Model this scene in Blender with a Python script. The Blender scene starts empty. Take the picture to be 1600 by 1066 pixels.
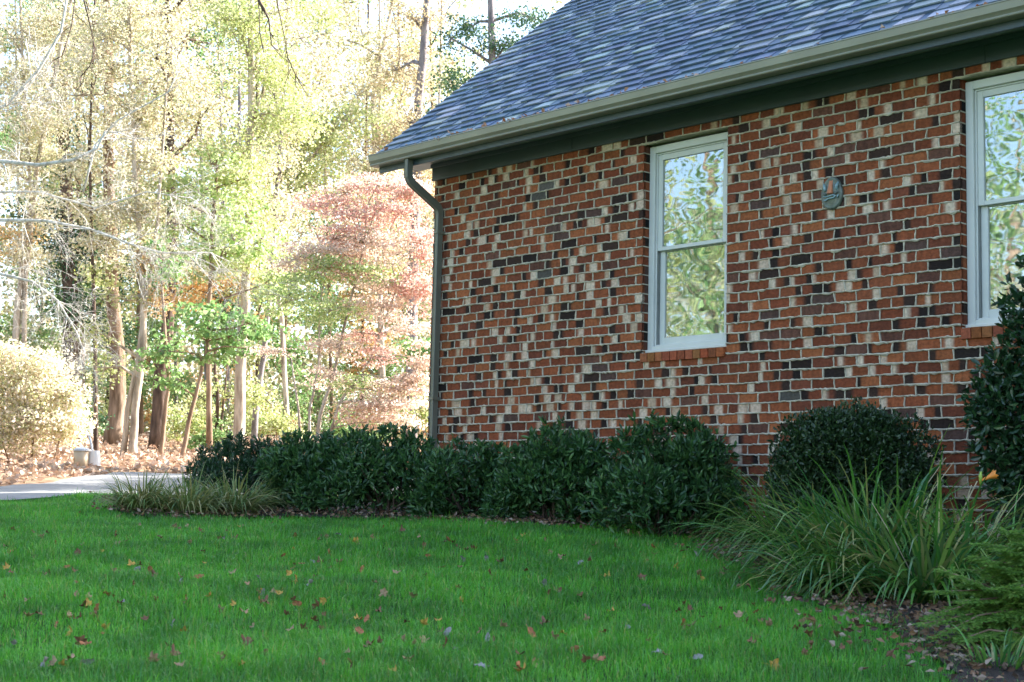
import bpy, math, random
import numpy as np
from mathutils import Vector, Matrix
random.seed(7); rng = np.random.default_rng(11)
C = bpy.context.scene.collection
S = bpy.context.scene
R = math.radians

# ------------------------------------------------------------------ camera
CZ = 1.13
F, PITCH, ROLL = 2412.96, R(6.3065), R(1.3132)
fw = Vector((0, math.cos(PITCH), math.sin(PITCH))); up = Vector((0, -math.sin(PITCH), math.cos(PITCH))); rt = Vector((1, 0, 0))
rt2 = math.cos(ROLL)*rt + math.sin(ROLL)*up
up2 = -math.sin(ROLL)*rt + math.cos(ROLL)*up
cam = bpy.data.objects.new('camera', bpy.data.cameras.new('camera')); C.objects.link(cam)
cam.matrix_world = Matrix(((rt2.x, up2.x, -fw.x, 0), (rt2.y, up2.y, -fw.y, 0), (rt2.z, up2.z, -fw.z, CZ), (0, 0, 0, 1)))
cam.data.sensor_width = 36; cam.data.lens = 36*F/1600; cam.data.clip_end = 600; cam.data.clip_start = 0.1
cam.data.dof.use_dof = True; cam.data.dof.focus_distance = 13; cam.data.dof.aperture_fstop = 7
S.camera = cam

# ------------------------------------------------------------------ sky, sun, exposure
SUN = Vector((.90, .43, math.tan(R(30)))).normalized()
w = bpy.data.worlds.new('World'); S.world = w; w.use_nodes = True
nt = w.node_tree; bg = nt.nodes['Background']
sky = nt.nodes.new('ShaderNodeTexSky'); sky.sky_type = 'NISHITA'; sky.sun_disc = False
sky.sun_elevation = math.asin(SUN.z); sky.sun_rotation = math.atan2(SUN.x, SUN.y)
sky.air_density = 1.0; sky.dust_density = 2.0
nt.links.new(sky.outputs[0], bg.inputs[0]); bg.inputs[1].default_value = .13
sl = bpy.data.lights.new('sun', 'SUN'); sl.energy = 5.0; sl.angle = R(.55); sl.color = (1, .985, .95)
so = bpy.data.objects.new('sun', sl); C.objects.link(so); so.rotation_euler = SUN.to_track_quat('Z', 'Y').to_euler()
S.view_settings.view_transform = 'Standard'; S.view_settings.look = 'None'; S.view_settings.gamma = 1
S.view_settings.exposure = 2.3
S.cycles.max_bounces = 7; S.cycles.diffuse_bounces = 3; S.cycles.glossy_bounces = 3; S.cycles.transparent_max_bounces = 8; S.cycles.transmission_bounces = 4

# ------------------------------------------------------------------ helpers
def P(px, py, d):
    """point on the ray of photo pixel (px,py) at forward distance d"""
    a = (px-800)/F; b = (py-533)/F
    v = rt2*a - up2*b + fw
    v = v*(d/v.y); return Vector((v.x, v.y, v.z+CZ))
_gy = np.array([-60, 0, 6, 13, 16, 19, 24, 30, 38, 50, 80, 150, 400.])
_gv = np.array([-2.6, -1.13, -.66, -.11, .02, .17, .50, .85, 1.45, 2.2, 3.6, 6, 10])
_fy = np.linspace(-60, 400, 1841); _fz = np.interp(_fy, _gy, _gv); _k = np.ones(9)/9; _fz = np.convolve(np.pad(_fz, 4, mode='edge'), _k, 'valid')
def gz(x, y):
    x = np.asarray(x, float); y = np.asarray(y, float)
    z = np.interp(y, _fy, _fz) + CZ
    return z + .018*np.sin(x*1.7+y*.6) + .015*np.sin(y*2.1-x*1.1+1) + .06*np.sin(x*.31+.4)*np.clip((y-17)/10, 0, 1)*np.sin(y*.4)
def G(px, py):
    """ground point seen at a photo pixel"""
    for d in np.arange(3, 90, .05):
        p = P(px, py, d)
        if p.z <= gz(p.x, p.y): return p
    return P(px, py, 90)
def mesh_np(name, V, quads=None, tris=None, col=None, smooth=False):
    V = np.asarray(V, np.float32).reshape(-1, 3)
    me = bpy.data.meshes.new(name); me.vertices.add(len(V)); me.vertices.foreach_set('co', V.ravel())
    q = np.zeros((0, 4), np.int32) if quads is None or len(quads) == 0 else np.asarray(quads, np.int32).reshape(-1, 4)
    t = np.zeros((0, 3), np.int32) if tris is None or len(tris) == 0 else np.asarray(tris, np.int32).reshape(-1, 3)
    lv = np.concatenate([q.ravel(), t.ravel()]).astype(np.int32)
    me.loops.add(len(lv)); me.loops.foreach_set('vertex_index', lv)
    n = len(q)+len(t); me.polygons.add(n)
    ls = np.concatenate([np.arange(len(q))*4, len(q)*4+np.arange(len(t))*3]).astype(np.int32)
    me.polygons.foreach_set('loop_start', ls)
    me.polygons.foreach_set('use_smooth', np.full(n, smooth, bool))
    if col is not None:
        a = me.color_attributes.new('tint', 'FLOAT_COLOR', 'POINT')
        c = np.ones((len(V), 4), np.float32); c[:, :3] = np.asarray(col).reshape(-1, 3); a.data.foreach_set('color', c.ravel())
    me.update(calc_edges=True); me.validate()
    return me
class MB:
    def __init__(s): s.V = []; s.Q = []; s.T = []; s.c = []; s.n = 0
    def add(s, V, Q=(), T=(), col=None):
        s.V += [tuple(v) for v in V]; s.Q += [tuple(i+s.n for i in f) for f in Q]; s.T += [tuple(i+s.n for i in f) for f in T]
        s.c += [col or (1, 1, 1)]*len(V); s.n += len(V)
    def box(s, a, b, col=None):
        x0, y0, z0 = a; x1, y1, z1 = b
        s.add([(x0,y0,z0),(x1,y0,z0),(x1,y1,z0),(x0,y1,z0),(x0,y0,z1),(x1,y0,z1),(x1,y1,z1),(x0,y1,z1)],
              [(0,3,2,1),(4,5,6,7),(0,1,5,4),(1,2,6,5),(2,3,7,6),(3,0,4,7)], col=col)
    def bevbox(s, a, b, r=.006):
        x0, y0, z0 = a; x1, y1, z1 = b
        bm = MB(); V = []
        for x, sx in ((x0, 1), (x1, -1)):
            for y, sy in ((y0, 1), (y1, -1)):
                for z, sz in ((z0, 1), (z1, -1)):
                    V += [(x, y+sy*r, z+sz*r), (x+sx*r, y, z+sz*r), (x+sx*r, y+sy*r, z)]
        import bmesh
        b_ = bmesh.new(); vs = [b_.verts.new(v) for v in V]
        bmesh.ops.convex_hull(b_, input=vs); bmesh.ops.dissolve_limit(b_, angle_limit=.01, verts=b_.verts, edges=b_.edges)
        bmesh.ops.triangulate(b_, faces=b_.faces)
        b_.verts.index_update()
        s.add([v.co[:] for v in b_.verts], T=[[v.index for v in f.verts] for f in b_.faces]); b_.free()
    def tube(s, pts, rad, n=6, cap=True, col=None):
        pts = [Vector(p) for p in pts]; m = len(pts)
        if not hasattr(rad, '__len__'): rad = [rad]*m
        V = []; prev = None
        for i, p in enumerate(pts):
            d = (pts[min(i+1, m-1)]-pts[max(i-1, 0)])
            d = d.normalized() if d.length > 1e-9 else Vector((0, 0, 1))
            a = prev if prev is not None else (Vector((1, 0, 0)) if abs(d.x) < .9 else Vector((0, 1, 0)))
            e1 = (a-d*a.dot(d)).normalized(); e2 = d.cross(e1); prev = e1
            for k in range(n):
                t = 2*math.pi*k/n; V.append(p+(e1*math.cos(t)+e2*math.sin(t))*rad[i])
        Q = [(i*n+k, i*n+(k+1) % n, (i+1)*n+(k+1) % n, (i+1)*n+k) for i in range(m-1) for k in range(n)]
        T = []
        if cap:
            V += [pts[0], pts[-1]]
            T = [(m*n, (k+1) % n, k) for k in range(n)] + [(m*n+1, (m-1)*n+k, (m-1)*n+(k+1) % n) for k in range(n)]
        s.add(V, Q, T, col)
    def mesh(s, name, smooth=False, col=False):
        return mesh_np(name, s.V, s.Q, s.T, s.c if col else None, smooth)
    def build(s, name, mat, parent=None, smooth=False, col=False):
        return link(name, s.mesh(name, smooth, col), mat, parent)
def link(name, me, mat=None, parent=None, loc=(0, 0, 0)):
    o = bpy.data.objects.new(name, me); C.objects.link(o); o.location = loc
    if mat is not None and len(me.materials) == 0: me.materials.append(mat)
    if parent: o.parent = parent
    return o
def tag(o, label=None, cat=None, group=None, kind=None):
    if label: o['label'] = label
    if cat: o['category'] = cat
    if group: o['group'] = group
    if kind: o['kind'] = kind
    return o
def thing(name, label, cat, loc, group=None, rz=0):
    o = bpy.data.objects.new(name, None); C.objects.link(o); o.location = loc; o.rotation_euler = (0, 0, rz); o.empty_display_size = .2
    return tag(o, label, cat, group)
def dup(root, loc, rz=0, sc=1, label=None, group=None):
    r = root.copy(); C.objects.link(r); r.location = loc; r.rotation_euler = (0, 0, rz); r.scale = (sc, sc, sc)
    if label: r['label'] = label
    if group: r['group'] = group
    for ch in list(root.children):
        c = ch.copy(); C.objects.link(c); c.parent = r
        for g_ in list(ch.children):
            d = g_.copy(); C.objects.link(d); d.parent = c
    return r

# ------------------------------------------------------------------ materials
def newmat(name):
    m = bpy.data.materials.new(name); m.use_nodes = True; n = m.node_tree.nodes; l = m.node_tree.links
    b = n['Principled BSDF']; return m, n, l, b
def ramp(n, cols, pos=None, interp='LINEAR'):
    r = n.new('ShaderNodeValToRGB'); e = r.color_ramp.elements; r.color_ramp.interpolation = interp
    k = len(cols); pos = pos or [i/(max(k-1, 1)) for i in range(k)]
    while len(e) < k: e.new(.5)
    for i in range(k): e[i].position = pos[i]; e[i].color = (*cols[i], 1)
    return r
def noise_bump(n, l, b, scale, dist, strength=1, detail=4, coord='Object', vec=None):
    tc = n.new('ShaderNodeTexCoord'); nz = n.new('ShaderNodeTexNoise'); nz.inputs['Scale'].default_value = scale; nz.inputs['Detail'].default_value = detail
    l.new(vec or tc.outputs[coord], nz.inputs['Vector'])
    bp = n.new('ShaderNodeBump'); bp.inputs['Strength'].default_value = strength; bp.inputs['Distance'].default_value = dist
    l.new(nz.outputs[0], bp.inputs['Height']); l.new(bp.outputs[0], b.inputs['Normal']); return nz, bp, tc
def simple(name, col, rough=.5, var=.12, scale=6, bump=.0, bscale=60, spec=.5):
    m, n, l, b = newmat(name); b.inputs['Roughness'].default_value = rough; b.inputs['Specular IOR Level'].default_value = spec
    tc = n.new('ShaderNodeTexCoord'); nz = n.new('ShaderNodeTexNoise'); nz.inputs['Scale'].default_value = scale; nz.inputs['Detail'].default_value = 6
    l.new(tc.outputs['Object'], nz.inputs['Vector'])
    r = ramp(n, [tuple(c*(1-var) for c in col), tuple(min(1, c*(1+var)) for c in col)], [.3, .7]); l.new(nz.outputs[0], r.inputs[0]); l.new(r.outputs[0], b.inputs['Base Color'])
    if bump: noise_bump(n, l, b, bscale, bump)
    return m
def leafmat(name, cols, trans=.4, rough=.5, spec=.3, patch=None, bright=1):
    m, n, l, b = newmat(name); geo = n.new('ShaderNodeNewGeometry')
    r = ramp(n, cols); l.new(geo.outputs['Random Per Island'], r.inputs[0]); out = r.outputs[0]
    if patch:
        tc = n.new('ShaderNodeTexCoord'); nz = n.new('ShaderNodeTexNoise'); nz.inputs['Scale'].default_value = patch[0]; nz.inputs['Detail'].default_value = 3
        l.new(tc.outputs['Object'], nz.inputs['Vector']); rr = ramp(n, [patch[1], patch[2]], [.38, .62]); l.new(nz.outputs[0], rr.inputs[0])
        mx = n.new('ShaderNodeMix'); mx.data_type = 'RGBA'; mx.blend_type = 'MULTIPLY'; mx.inputs[0].default_value = 1
        l.new(out, mx.inputs[6]); l.new(rr.outputs[0], mx.inputs[7]); out = mx.outputs[2]
    l.new(out, b.inputs['Base Color']); b.inputs['Roughness'].default_value = rough; b.inputs['Specular IOR Level'].default_value = spec
    if trans:
        t = n.new('ShaderNodeBsdfTranslucent'); l.new(out, t.inputs[0]); ms = n.new('ShaderNodeMixShader'); ms.inputs[0].default_value = trans
        l.new(b.outputs[0], ms.inputs[1]); l.new(t.outputs[0], ms.inputs[2]); l.new(ms.outputs[0], n['Material Output'].inputs['Surface'])
    return m
def barkmat(name, c1, c2, scale=9):
    m, n, l, b = newmat(name); b.inputs['Roughness'].default_value = .9; b.inputs['Specular IOR Level'].default_value = .1
    tc = n.new('ShaderNodeTexCoord'); mp = n.new('ShaderNodeMapping'); mp.inputs['Scale'].default_value = (1, 1, .22); l.new(tc.outputs['Object'], mp.inputs[0])
    nz, bp, _ = noise_bump(n, l, b, scale, .03, 1, 8, vec=mp.outputs[0])
    r = ramp(n, [c1, c2], [.35, .65]); l.new(nz.outputs[0], r.inputs[0]); l.new(r.outputs[0], b.inputs['Base Color']); return m
def attrmat(name, rough=.85, bump=.004, bscale=90, spec=.2, grain=.35, gscale=40):
    m, n, l, b = newmat(name); b.inputs['Roughness'].default_value = rough; b.inputs['Specular IOR Level'].default_value = spec
    at = n.new('ShaderNodeAttribute'); at.attribute_name = 'tint'
    nz, bp, tc = noise_bump(n, l, b, bscale, bump)
    n2 = n.new('ShaderNodeTexNoise'); n2.inputs['Scale'].default_value = gscale; n2.inputs['Detail'].default_value = 6; l.new(tc.outputs['Object'], n2.inputs['Vector'])
    r = ramp(n, [(1-grain,)*3, (1+grain*.4,)*3], [.3, .7]); l.new(n2.outputs[0], r.inputs[0])
    mx = n.new('ShaderNodeMix'); mx.data_type = 'RGBA'; mx.blend_type = 'MULTIPLY'; mx.inputs[0].default_value = 1
    l.new(at.outputs['Color'], mx.inputs[6]); l.new(r.outputs[0], mx.inputs[7]); l.new(mx.outputs[2], b.inputs['Base Color']); return m

M = {}
M['soil'] = simple('forest_soil', (.20, .13, .08), .95, .4, 3, .02, 30)
M['lawn'] = simple('lawn_soil', (.03, .09, .015), .95, .4, 12, .01, 40)
M['mulch'] = simple('bark_mulch', (.03, .02, .015), .95, .5, 25, .02, 50)
M['concrete'] = simple('driveway_concrete', (.25, .245, .235), .9, .12, 2.5, .003, 120)
M['brick'] = attrmat('fired_brick', .9, .005, 70)
M['mortar'] = simple('mortar', (.49, .43, .335), .95, .25, 14, .004, 120)
M['shingle'] = attrmat('asphalt_shingle', .45, .003, 160, .7, .3, 130)
M['green_trim'] = simple('dark_green_trim_paint', (.048, .072, .092), .4, .12, 3)
M['gutter'] = simple('olive_gutter_metal', (.26, .245, .19), .38, .1, 3)
M['spout'] = simple('olive_downspout_metal', (.145, .145, .115), .38, .1, 3)
M['soffit'] = simple('soffit_paint', (.30, .33, .33), .5, .06, 3)
M['frame'] = simple('window_frame_paint', (.60, .60, .57), .4, .05, 4)
M['track'] = simple('window_track_vinyl', (.42, .45, .44), .45, .05, 4)
M['roomdark'] = simple('interior_plaster', (.35, .33, .30), .8, .05, 3)
M['bark_dark'] = barkmat('dark_bark', (.05, .035, .028), (.16, .11, .085))
M['bark_brown'] = barkmat('brown_bark', (.13, .085, .055), (.34, .24, .17))
M['bark_pale'] = barkmat('pale_bark', (.24, .19, .14), (.55, .47, .38))
M['bark_grey'] = barkmat('grey_bark', (.13, .115, .12), (.33, .29, .29))
M['lf_pale'] = leafmat('pale_yellow_leaves', [(.56, .52, .34), (.66, .62, .47), (.46, .48, .22), (.72, .68, .56), (.50, .41, .26), (.38, .36, .16)], .5)
M['lf_yg'] = leafmat('yellow_green_leaves', [(.40, .46, .17), (.54, .56, .29), (.25, .36, .09), (.64, .63, .42), (.44, .49, .18), (.30, .33, .08)], .5)
M['lf_green'] = leafmat('green_maple_leaves', [(.13, .27, .08), (.22, .37, .12), (.30, .44, .17), (.09, .21, .06), (.38, .48, .22)], .45)
M['lf_light'] = leafmat('light_green_leaves', [(.38, .50, .18), (.52, .60, .28), (.26, .42, .11), (.64, .68, .42), (.44, .55, .22)], .5)
M['lf_orange'] = leafmat('orange_autumn_leaves', [(.60, .38, .15), (.66, .46, .22), (.54, .29, .11), (.62, .52, .28)], .5)
M['lf_red'] = leafmat('red_maple_leaves', [(.66, .36, .30), (.72, .50, .42), (.62, .29, .26), (.76, .62, .54), (.68, .50, .37), (.70, .43, .36)], .5)
M['lf_pink'] = leafmat('pinkish_tan_leaves', [(.74, .56, .48), (.76, .65, .56), (.66, .46, .36), (.76, .69, .60), (.54, .40, .24)], .5)
M['lf_tan'] = leafmat('tan_brown_leaves', [(.50, .40, .25), (.42, .31, .17), (.58, .50, .34), (.36, .34, .15)], .45)
M['lf_ever'] = leafmat('evergreen_needles', [(.04, .10, .05), (.07, .15, .07), (.10, .18, .07), (.05, .11, .07)], .25)
M['lf_bush'] = leafmat('pale_bush_leaves', [(.76, .70, .54), (.82, .71, .63), (.60, .63, .32), (.80, .66, .58), (.50, .56, .24)], .55)
M['lf_hedge'] = leafmat('glossy_hedge_leaves', [(.02, .062, .02), (.038, .105, .03), (.085, .18, .045), (.023, .07, .028), (.05, .125, .036)], .18, .33, .5)
M['lf_yew'] = leafmat('dark_hedge_leaves', [(.014, .045, .018), (.022, .065, .024), (.032, .085, .026)], .12, .32, .5)
M['lf_box'] = leafmat('boxwood_leaves', [(.013, .035, .013), (.022, .052, .016), (.034, .07, .02)], .12, .35, .5)
M['lf_holly'] = leafmat('camellia_leaves', [(.012, .036, .014), (.02, .055, .02), (.03, .085, .024)], .12, .28, .6)
M['lf_lily'] = leafmat('daylily_blades', [(.06, .20, .03), (.12, .30, .04), (.035, .14, .035), (.06, .19, .03), (.18, .29, .05), (.045, .16, .05), (.40, .36, .12), (.06, .17, .06), (.22, .33, .07)], .25, .24, .75)
M['lf_liri'] = leafmat('liriope_blades', [(.18, .24, .06), (.10, .20, .05), (.34, .32, .11), (.42, .36, .16), (.13, .22, .06), (.26, .30, .09)], .3, .4, .4)
M['lf_fern'] = leafmat('feathery_green_needles', [(.13, .28, .05), (.19, .34, .06), (.09, .21, .045), (.24, .36, .08)], .4, .5)
M['grass'] = leafmat('lawn_blades', [(.08, .36, .025), (.11, .44, .028), (.06, .28, .03), (.17, .50, .04), (.10, .38, .08), (.06, .24, .03), (.09, .38, .03), (.13, .46, .035), (.07, .31, .05), (.20, .48, .05), (.08, .35, .03), (.42, .42, .13)], .42, .3, .6, (2.3, (.62, .66, .70), (1.14, 1.1, .98)))
M['litter'] = leafmat('leaf_litter', [(.40, .26, .17), (.52, .40, .30), (.28, .16, .10), (.58, .48, .40), (.44, .26, .17)], .15, .8, .1)
M['bedlitter'] = leafmat('bed_litter', [(.16, .09, .055), (.30, .19, .12), (.09, .05, .03), (.40, .31, .24), (.05, .032, .024), (.12, .07, .045), (.24, .13, .06)], .1, .8, .2)

# ------------------------------------------------------------------ leaf card builders
def rand_unit(n):
    v = rng.normal(size=(n, 3)); return v/np.linalg.norm(v, axis=1, keepdims=True)
def norm(v): return v/np.maximum(np.linalg.norm(v, axis=1, keepdims=True), 1e-9)
def leaf_cards(C0, L, W, axis=None, fold=.25):
    """folded four-corner leaves at C0"""
    n = len(C0); a = rand_unit(n) if axis is None else norm(axis)
    b = norm(np.cross(a, rand_unit(n))); c = np.cross(a, b)
    s = (rng.uniform(.65, 1.25, n))[:, None]; L = L*s; W = W*s
    V = np.empty((n, 4, 3)); V[:, 0] = C0; V[:, 1] = C0+a*L*.45+b*W*.5+c*W*fold; V[:, 2] = C0+a*L; V[:, 3] = C0+a*L*.45-b*W*.5+c*W*fold
    i = np.arange(n)*4; T = np.concatenate([np.stack([i, i+1, i+2], 1), np.stack([i, i+2, i+3], 1)])
    return V.reshape(-1, 3), T
def leaf_blades(C0, L, W, axis, upv=None):
    """eight-corner lance leaves with a midrib fold"""
    n = len(C0); a = norm(axis); u = rand_unit(n) if upv is None else upv
    b = norm(np.cross(a, u)); c = np.cross(b, a)
    s = rng.uniform(.7, 1.2, n)[:, None]; L = L*s; W = W*s
    V = np.empty((n, 8, 3)); dn = -.12*L
    V[:, 0] = C0; V[:, 1] = C0+a*L*.33; V[:, 2] = C0+a*L*.7+c*dn*.3; V[:, 3] = C0+a*L+c*dn
    V[:, 4] = V[:, 1]+b*W*.42+c*W*.14; V[:, 5] = V[:, 2]+b*W*.45+c*W*.14; V[:, 6] = V[:, 1]-b*W*.42+c*W*.14; V[:, 7] = V[:, 2]-b*W*.45+c*W*.14
    i = np.arange(n)*8
    Q = np.concatenate([np.stack([i+1, i+2, i+5, i+4], 1), np.stack([i+1, i+6, i+7, i+2], 1)])
    T = np.concatenate([np.stack([i, i+1, i+4], 1), np.stack([i+2, i+3, i+5], 1), np.stack([i, i+6, i+1], 1), np.stack([i+2, i+7, i+3], 1)])
    return V.reshape(-1, 3), Q, T
def ribbons(base, dirs, L, W, droop, seg=7, fold=0.0):
    """arching strap leaves: base (n,3), dirs (n,3) start direction"""
    n = len(base); V = np.empty((n, (seg+1), 2, 3)); p = base.copy(); d = norm(dirs.copy()); st = (L/seg)[:, None]
    side = norm(np.cross(d, np.array([0, 0, 1.])+1e-3*rng.normal(size=(n, 3))))
    tw = rng.normal(0, .35, (n, 1)); side = norm(side+tw*np.cross(side, d))
    for k in range(seg+1):
        t = k/seg; wd = W[:, None]*(1-.9*t**2.2)*(.6+.4*min(1, t*4))
        V[:, k, 0] = p-side*wd*.5; V[:, k, 1] = p+side*wd*.5
        p = p+d*st; d = norm(d+np.array([0, 0, -1.])*(droop*(.4+1.2*t))[:, None]/seg)
    i = (np.arange(n)*(seg+1)*2)[:, None]+np.arange(seg)[None]*2
    i = i.ravel(); Q = np.stack([i, i+1, i+3, i+2], 1)
    return V.reshape(-1, 3), Q

# ------------------------------------------------------------------ ground
def axis_pts(lo, hi, a, b, f, c):
    return np.unique(np.concatenate([np.arange(lo, a, c), np.arange(a, b, f), np.arange(b, hi+c, c)]))
gx = axis_pts(-160, 160, -14, 12, .35, 4); gy = axis_pts(-60, 200, 2, 32, .35, 4)
def in_poly(x, y, poly):
    x = np.asarray(x); y = np.asarray(y); ins = np.zeros(x.shape, bool); n = len(poly)
    for i in range(n):
        x0, y0 = poly[i][:2]; x1, y1 = poly[(i+1) % n][:2]
        c = ((y0 > y) != (y1 > y)) & (x < (x1-x0)*(y-y0)/((y1-y0) or 1e-9)+x0); ins ^= c
    return ins
X, Y = np.meshgrid(gx, gy); nx = len(gx); ny = len(gy)
def grid_quads(nx, ny):
    j, i = np.meshgrid(np.arange(ny-1), np.arange(nx-1), indexing='ij'); a = (j*nx+i).ravel(); return np.stack([a, a+1, a+nx+1, a+nx], 1)
me = mesh_np('ground', np.stack([X, Y, gz(X, Y)], -1).reshape(-1, 3), grid_quads(nx, ny), smooth=True)
m, n, l, b = newmat('ground_soil'); b.inputs['Roughness'].default_value = .95; b.inputs['Specular IOR Level'].default_value = .1
tc = n.new('ShaderNodeTexCoord'); sep = n.new('ShaderNodeSeparateXYZ'); l.new(tc.outputs['Object'], sep.inputs[0])
nz = n.new('ShaderNodeTexNoise'); nz.inputs['Scale'].default_value = 6; nz.inputs['Detail'].default_value = 8; l.new(tc.outputs['Object'], nz.inputs[0])
r1 = ramp(n, [(.02, .06, .012), (.03, .10, .016)], [.35, .65]); r2 = ramp(n, [(.16, .09, .05), (.40, .27, .17)], [.35, .65])
l.new(nz.outputs[0], r1.inputs[0]); l.new(nz.outputs[0], r2.inputs[0])
mr = n.new('ShaderNodeMapRange'); mr.inputs[1].default_value = 16.6; mr.inputs[2].default_value = 17.2; l.new(sep.outputs[1], mr.inputs[0])
mx = n.new('ShaderNodeMix'); mx.data_type = 'RGBA'; l.new(mr.outputs[0], mx.inputs[0]); l.new(r1.outputs[0], mx.inputs[6]); l.new(r2.outputs[0], mx.inputs[7]); l.new(mx.outputs[2], b.inputs['Base Color'])
tag(link('ground', me, m), kind='structure')

# driveway: near and far edge from left to right
near = [(-16, 12.6), (-9, 14.4)] + [tuple(G(*p)[:2]) for p in ((0, 788), (95, 781), (190, 775))] + [(-1.2, 19.0), (4, 22.0), (10, 26)]
far = [(-16, 14.2), (-9, 16.6)] + [tuple(G(*p)[:2]) for p in ((0, 766), (112, 750), (184, 739))] + [(-3.4, 23.0), (3, 25.2), (9, 29.5)]
def resample(pts, n):
    pts = np.array(pts); s = np.r_[0, np.cumsum(np.linalg.norm(np.diff(pts, axis=0), axis=1))]; t = np.linspace(0, s[-1], n)
    return np.stack([np.interp(t, s, pts[:, k]) for k in range(pts.shape[1])], 1)
A = resample(near, 60); B = resample(far, 60); tt = np.linspace(0, 1, 16)[None, :, None]
DW = A[:, None]*(1-tt)+B[:, None]*tt
V = np.concatenate([DW, (gz(DW[..., 0], DW[..., 1])+.03)[..., None]], -1)
tag(link('driveway', mesh_np('driveway', V.reshape(-1, 3), grid_quads(16, 60), smooth=True), M['concrete']), kind='structure')
drive_poly = [tuple(p) for p in A]+[tuple(p) for p in B[::-1]]

# planting bed in front of the house
edge_px = [(178, 801), (240, 812), (330, 814), (430, 809), (520, 812), (600, 814), (700, 818), (790, 822), (850, 826), (930, 822), (1010, 820), (1080, 832), (1130, 852), (1180, 885), (1240, 918), (1310, 950), (1380, 985), (1440, 1015), (1490, 1070)]
edge = [G(*p) for p in edge_px]
bed_poly = [(p.x, p.y) for p in edge]+[(2.2, 4.0), (7, 4.0), (8, 8), (-.5, 16.6), (-4.6, 17.0), (edge[0].x-.25, edge[0].y+.6)]
gx2 = np.arange(-6.5, 8, .07); gy2 = np.arange(3.8, 17.2, .07); X2, Y2 = np.meshgrid(gx2, gy2)
Q2 = grid_quads(len(gx2), len(gy2)); cen = np.stack([X2.ravel()[Q2].mean(1), Y2.ravel()[Q2].mean(1)], 1)
Q2 = Q2[in_poly(cen[:, 0], cen[:, 1], bed_poly)]; used, inv = np.unique(Q2, return_inverse=True)
V2 = np.stack([X2.ravel(), Y2.ravel(), gz(X2, Y2).ravel()+.012+.012*rng.random(X2.size)], 1)[used]
tag(link('planting_bed', mesh_np('planting_bed', V2, inv.reshape(-1, 4), smooth=True), M['mulch']), kind='structure')

# ------------------------------------------------------------------ house
H = thing('brick_house', 'brick house with dark shingle roof, olive gutter and two white windows', 'house', (-.811, 15.256, 1.0), rz=math.atan2(-.7285, .685))
COURSE, MOD, ZTOP, WX, HD = .0825, .2055, 3.349, 16.0, 10.0
JX = 3.865 % MOD
wins = [(2.81, 3.735), (5.88, 6.805)]; SILL, HEAD = 1.512, 3.349
TANR = math.tan(R(39.8)); EZ, EO = 3.66, -.46
def roof_z(off): return EZ+(off-EO)*TANR
BC = {'red': [(.26, .072, .032), (.30, .086, .036), (.225, .060, .029), (.33, .104, .042), (.25, .074, .034), (.195, .058, .032)], 'dark': [(.013, .012, .012), (.022, .018, .016), (.036, .024, .02)],
      'buff': [(.60, .46, .34), (.66, .52, .40), (.50, .36, .25), (.62, .46, .35)], 'brown': [(.12, .05, .035), (.15, .065, .045), (.10, .055, .045)], 'grey': [(.12, .105, .095), (.09, .08, .07)]}
def pick(k): return random.choice(BC[k])
def mixc(a, b, t): return tuple(x*(1-t)+y*t for x, y in zip(a, b))
def brick_cols(n):
    r = random.random(); base = pick('red'); kb = random.uniform(.72, 1.12); base = tuple(c*kb for c in base)
    def band(col, c0, hw, cols, soft=.5):
        return [mixc(q, col, max(0, min(1, (hw-abs(i-c0))/soft+.5))*.95) for i, q in enumerate(cols)]
    cols = [tuple(c*kk for c in base) for kk in [random.uniform(.86, 1.10) for _ in range(n)]]
    if r < .36: pass
    elif r < .56: cols = band(pick('dark'), random.choice([-.5, n-.5]), random.uniform(1.5, n*.5), cols, random.choice([.3, .4, .8]))
    elif r < .79: cols = band(pick('buff'), random.choice([0, n-1, n*.3, n*.7, n*.5]), random.uniform(1.0, n*.28), cols, random.choice([.3, .4, .9]))
    elif r < .88:
        e = random.choice([0, n-1]); cols = band(pick('buff'), e, random.uniform(1.5, n*.35), cols, .6); cols = band(pick('dark'), n-1-e, random.uniform(1.5, n*.35), cols, .8)
    elif r < .945: c = pick('brown'); cols = [tuple(v*kk for v in c) for kk in [random.uniform(.8, 1.15) for _ in range(n)]]
    elif r < .957: c = pick('grey'); cols = [c]*n
    else: c = pick('dark'); cols = band(c, n*.5, n*.6, cols, 2)
    return cols
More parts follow.
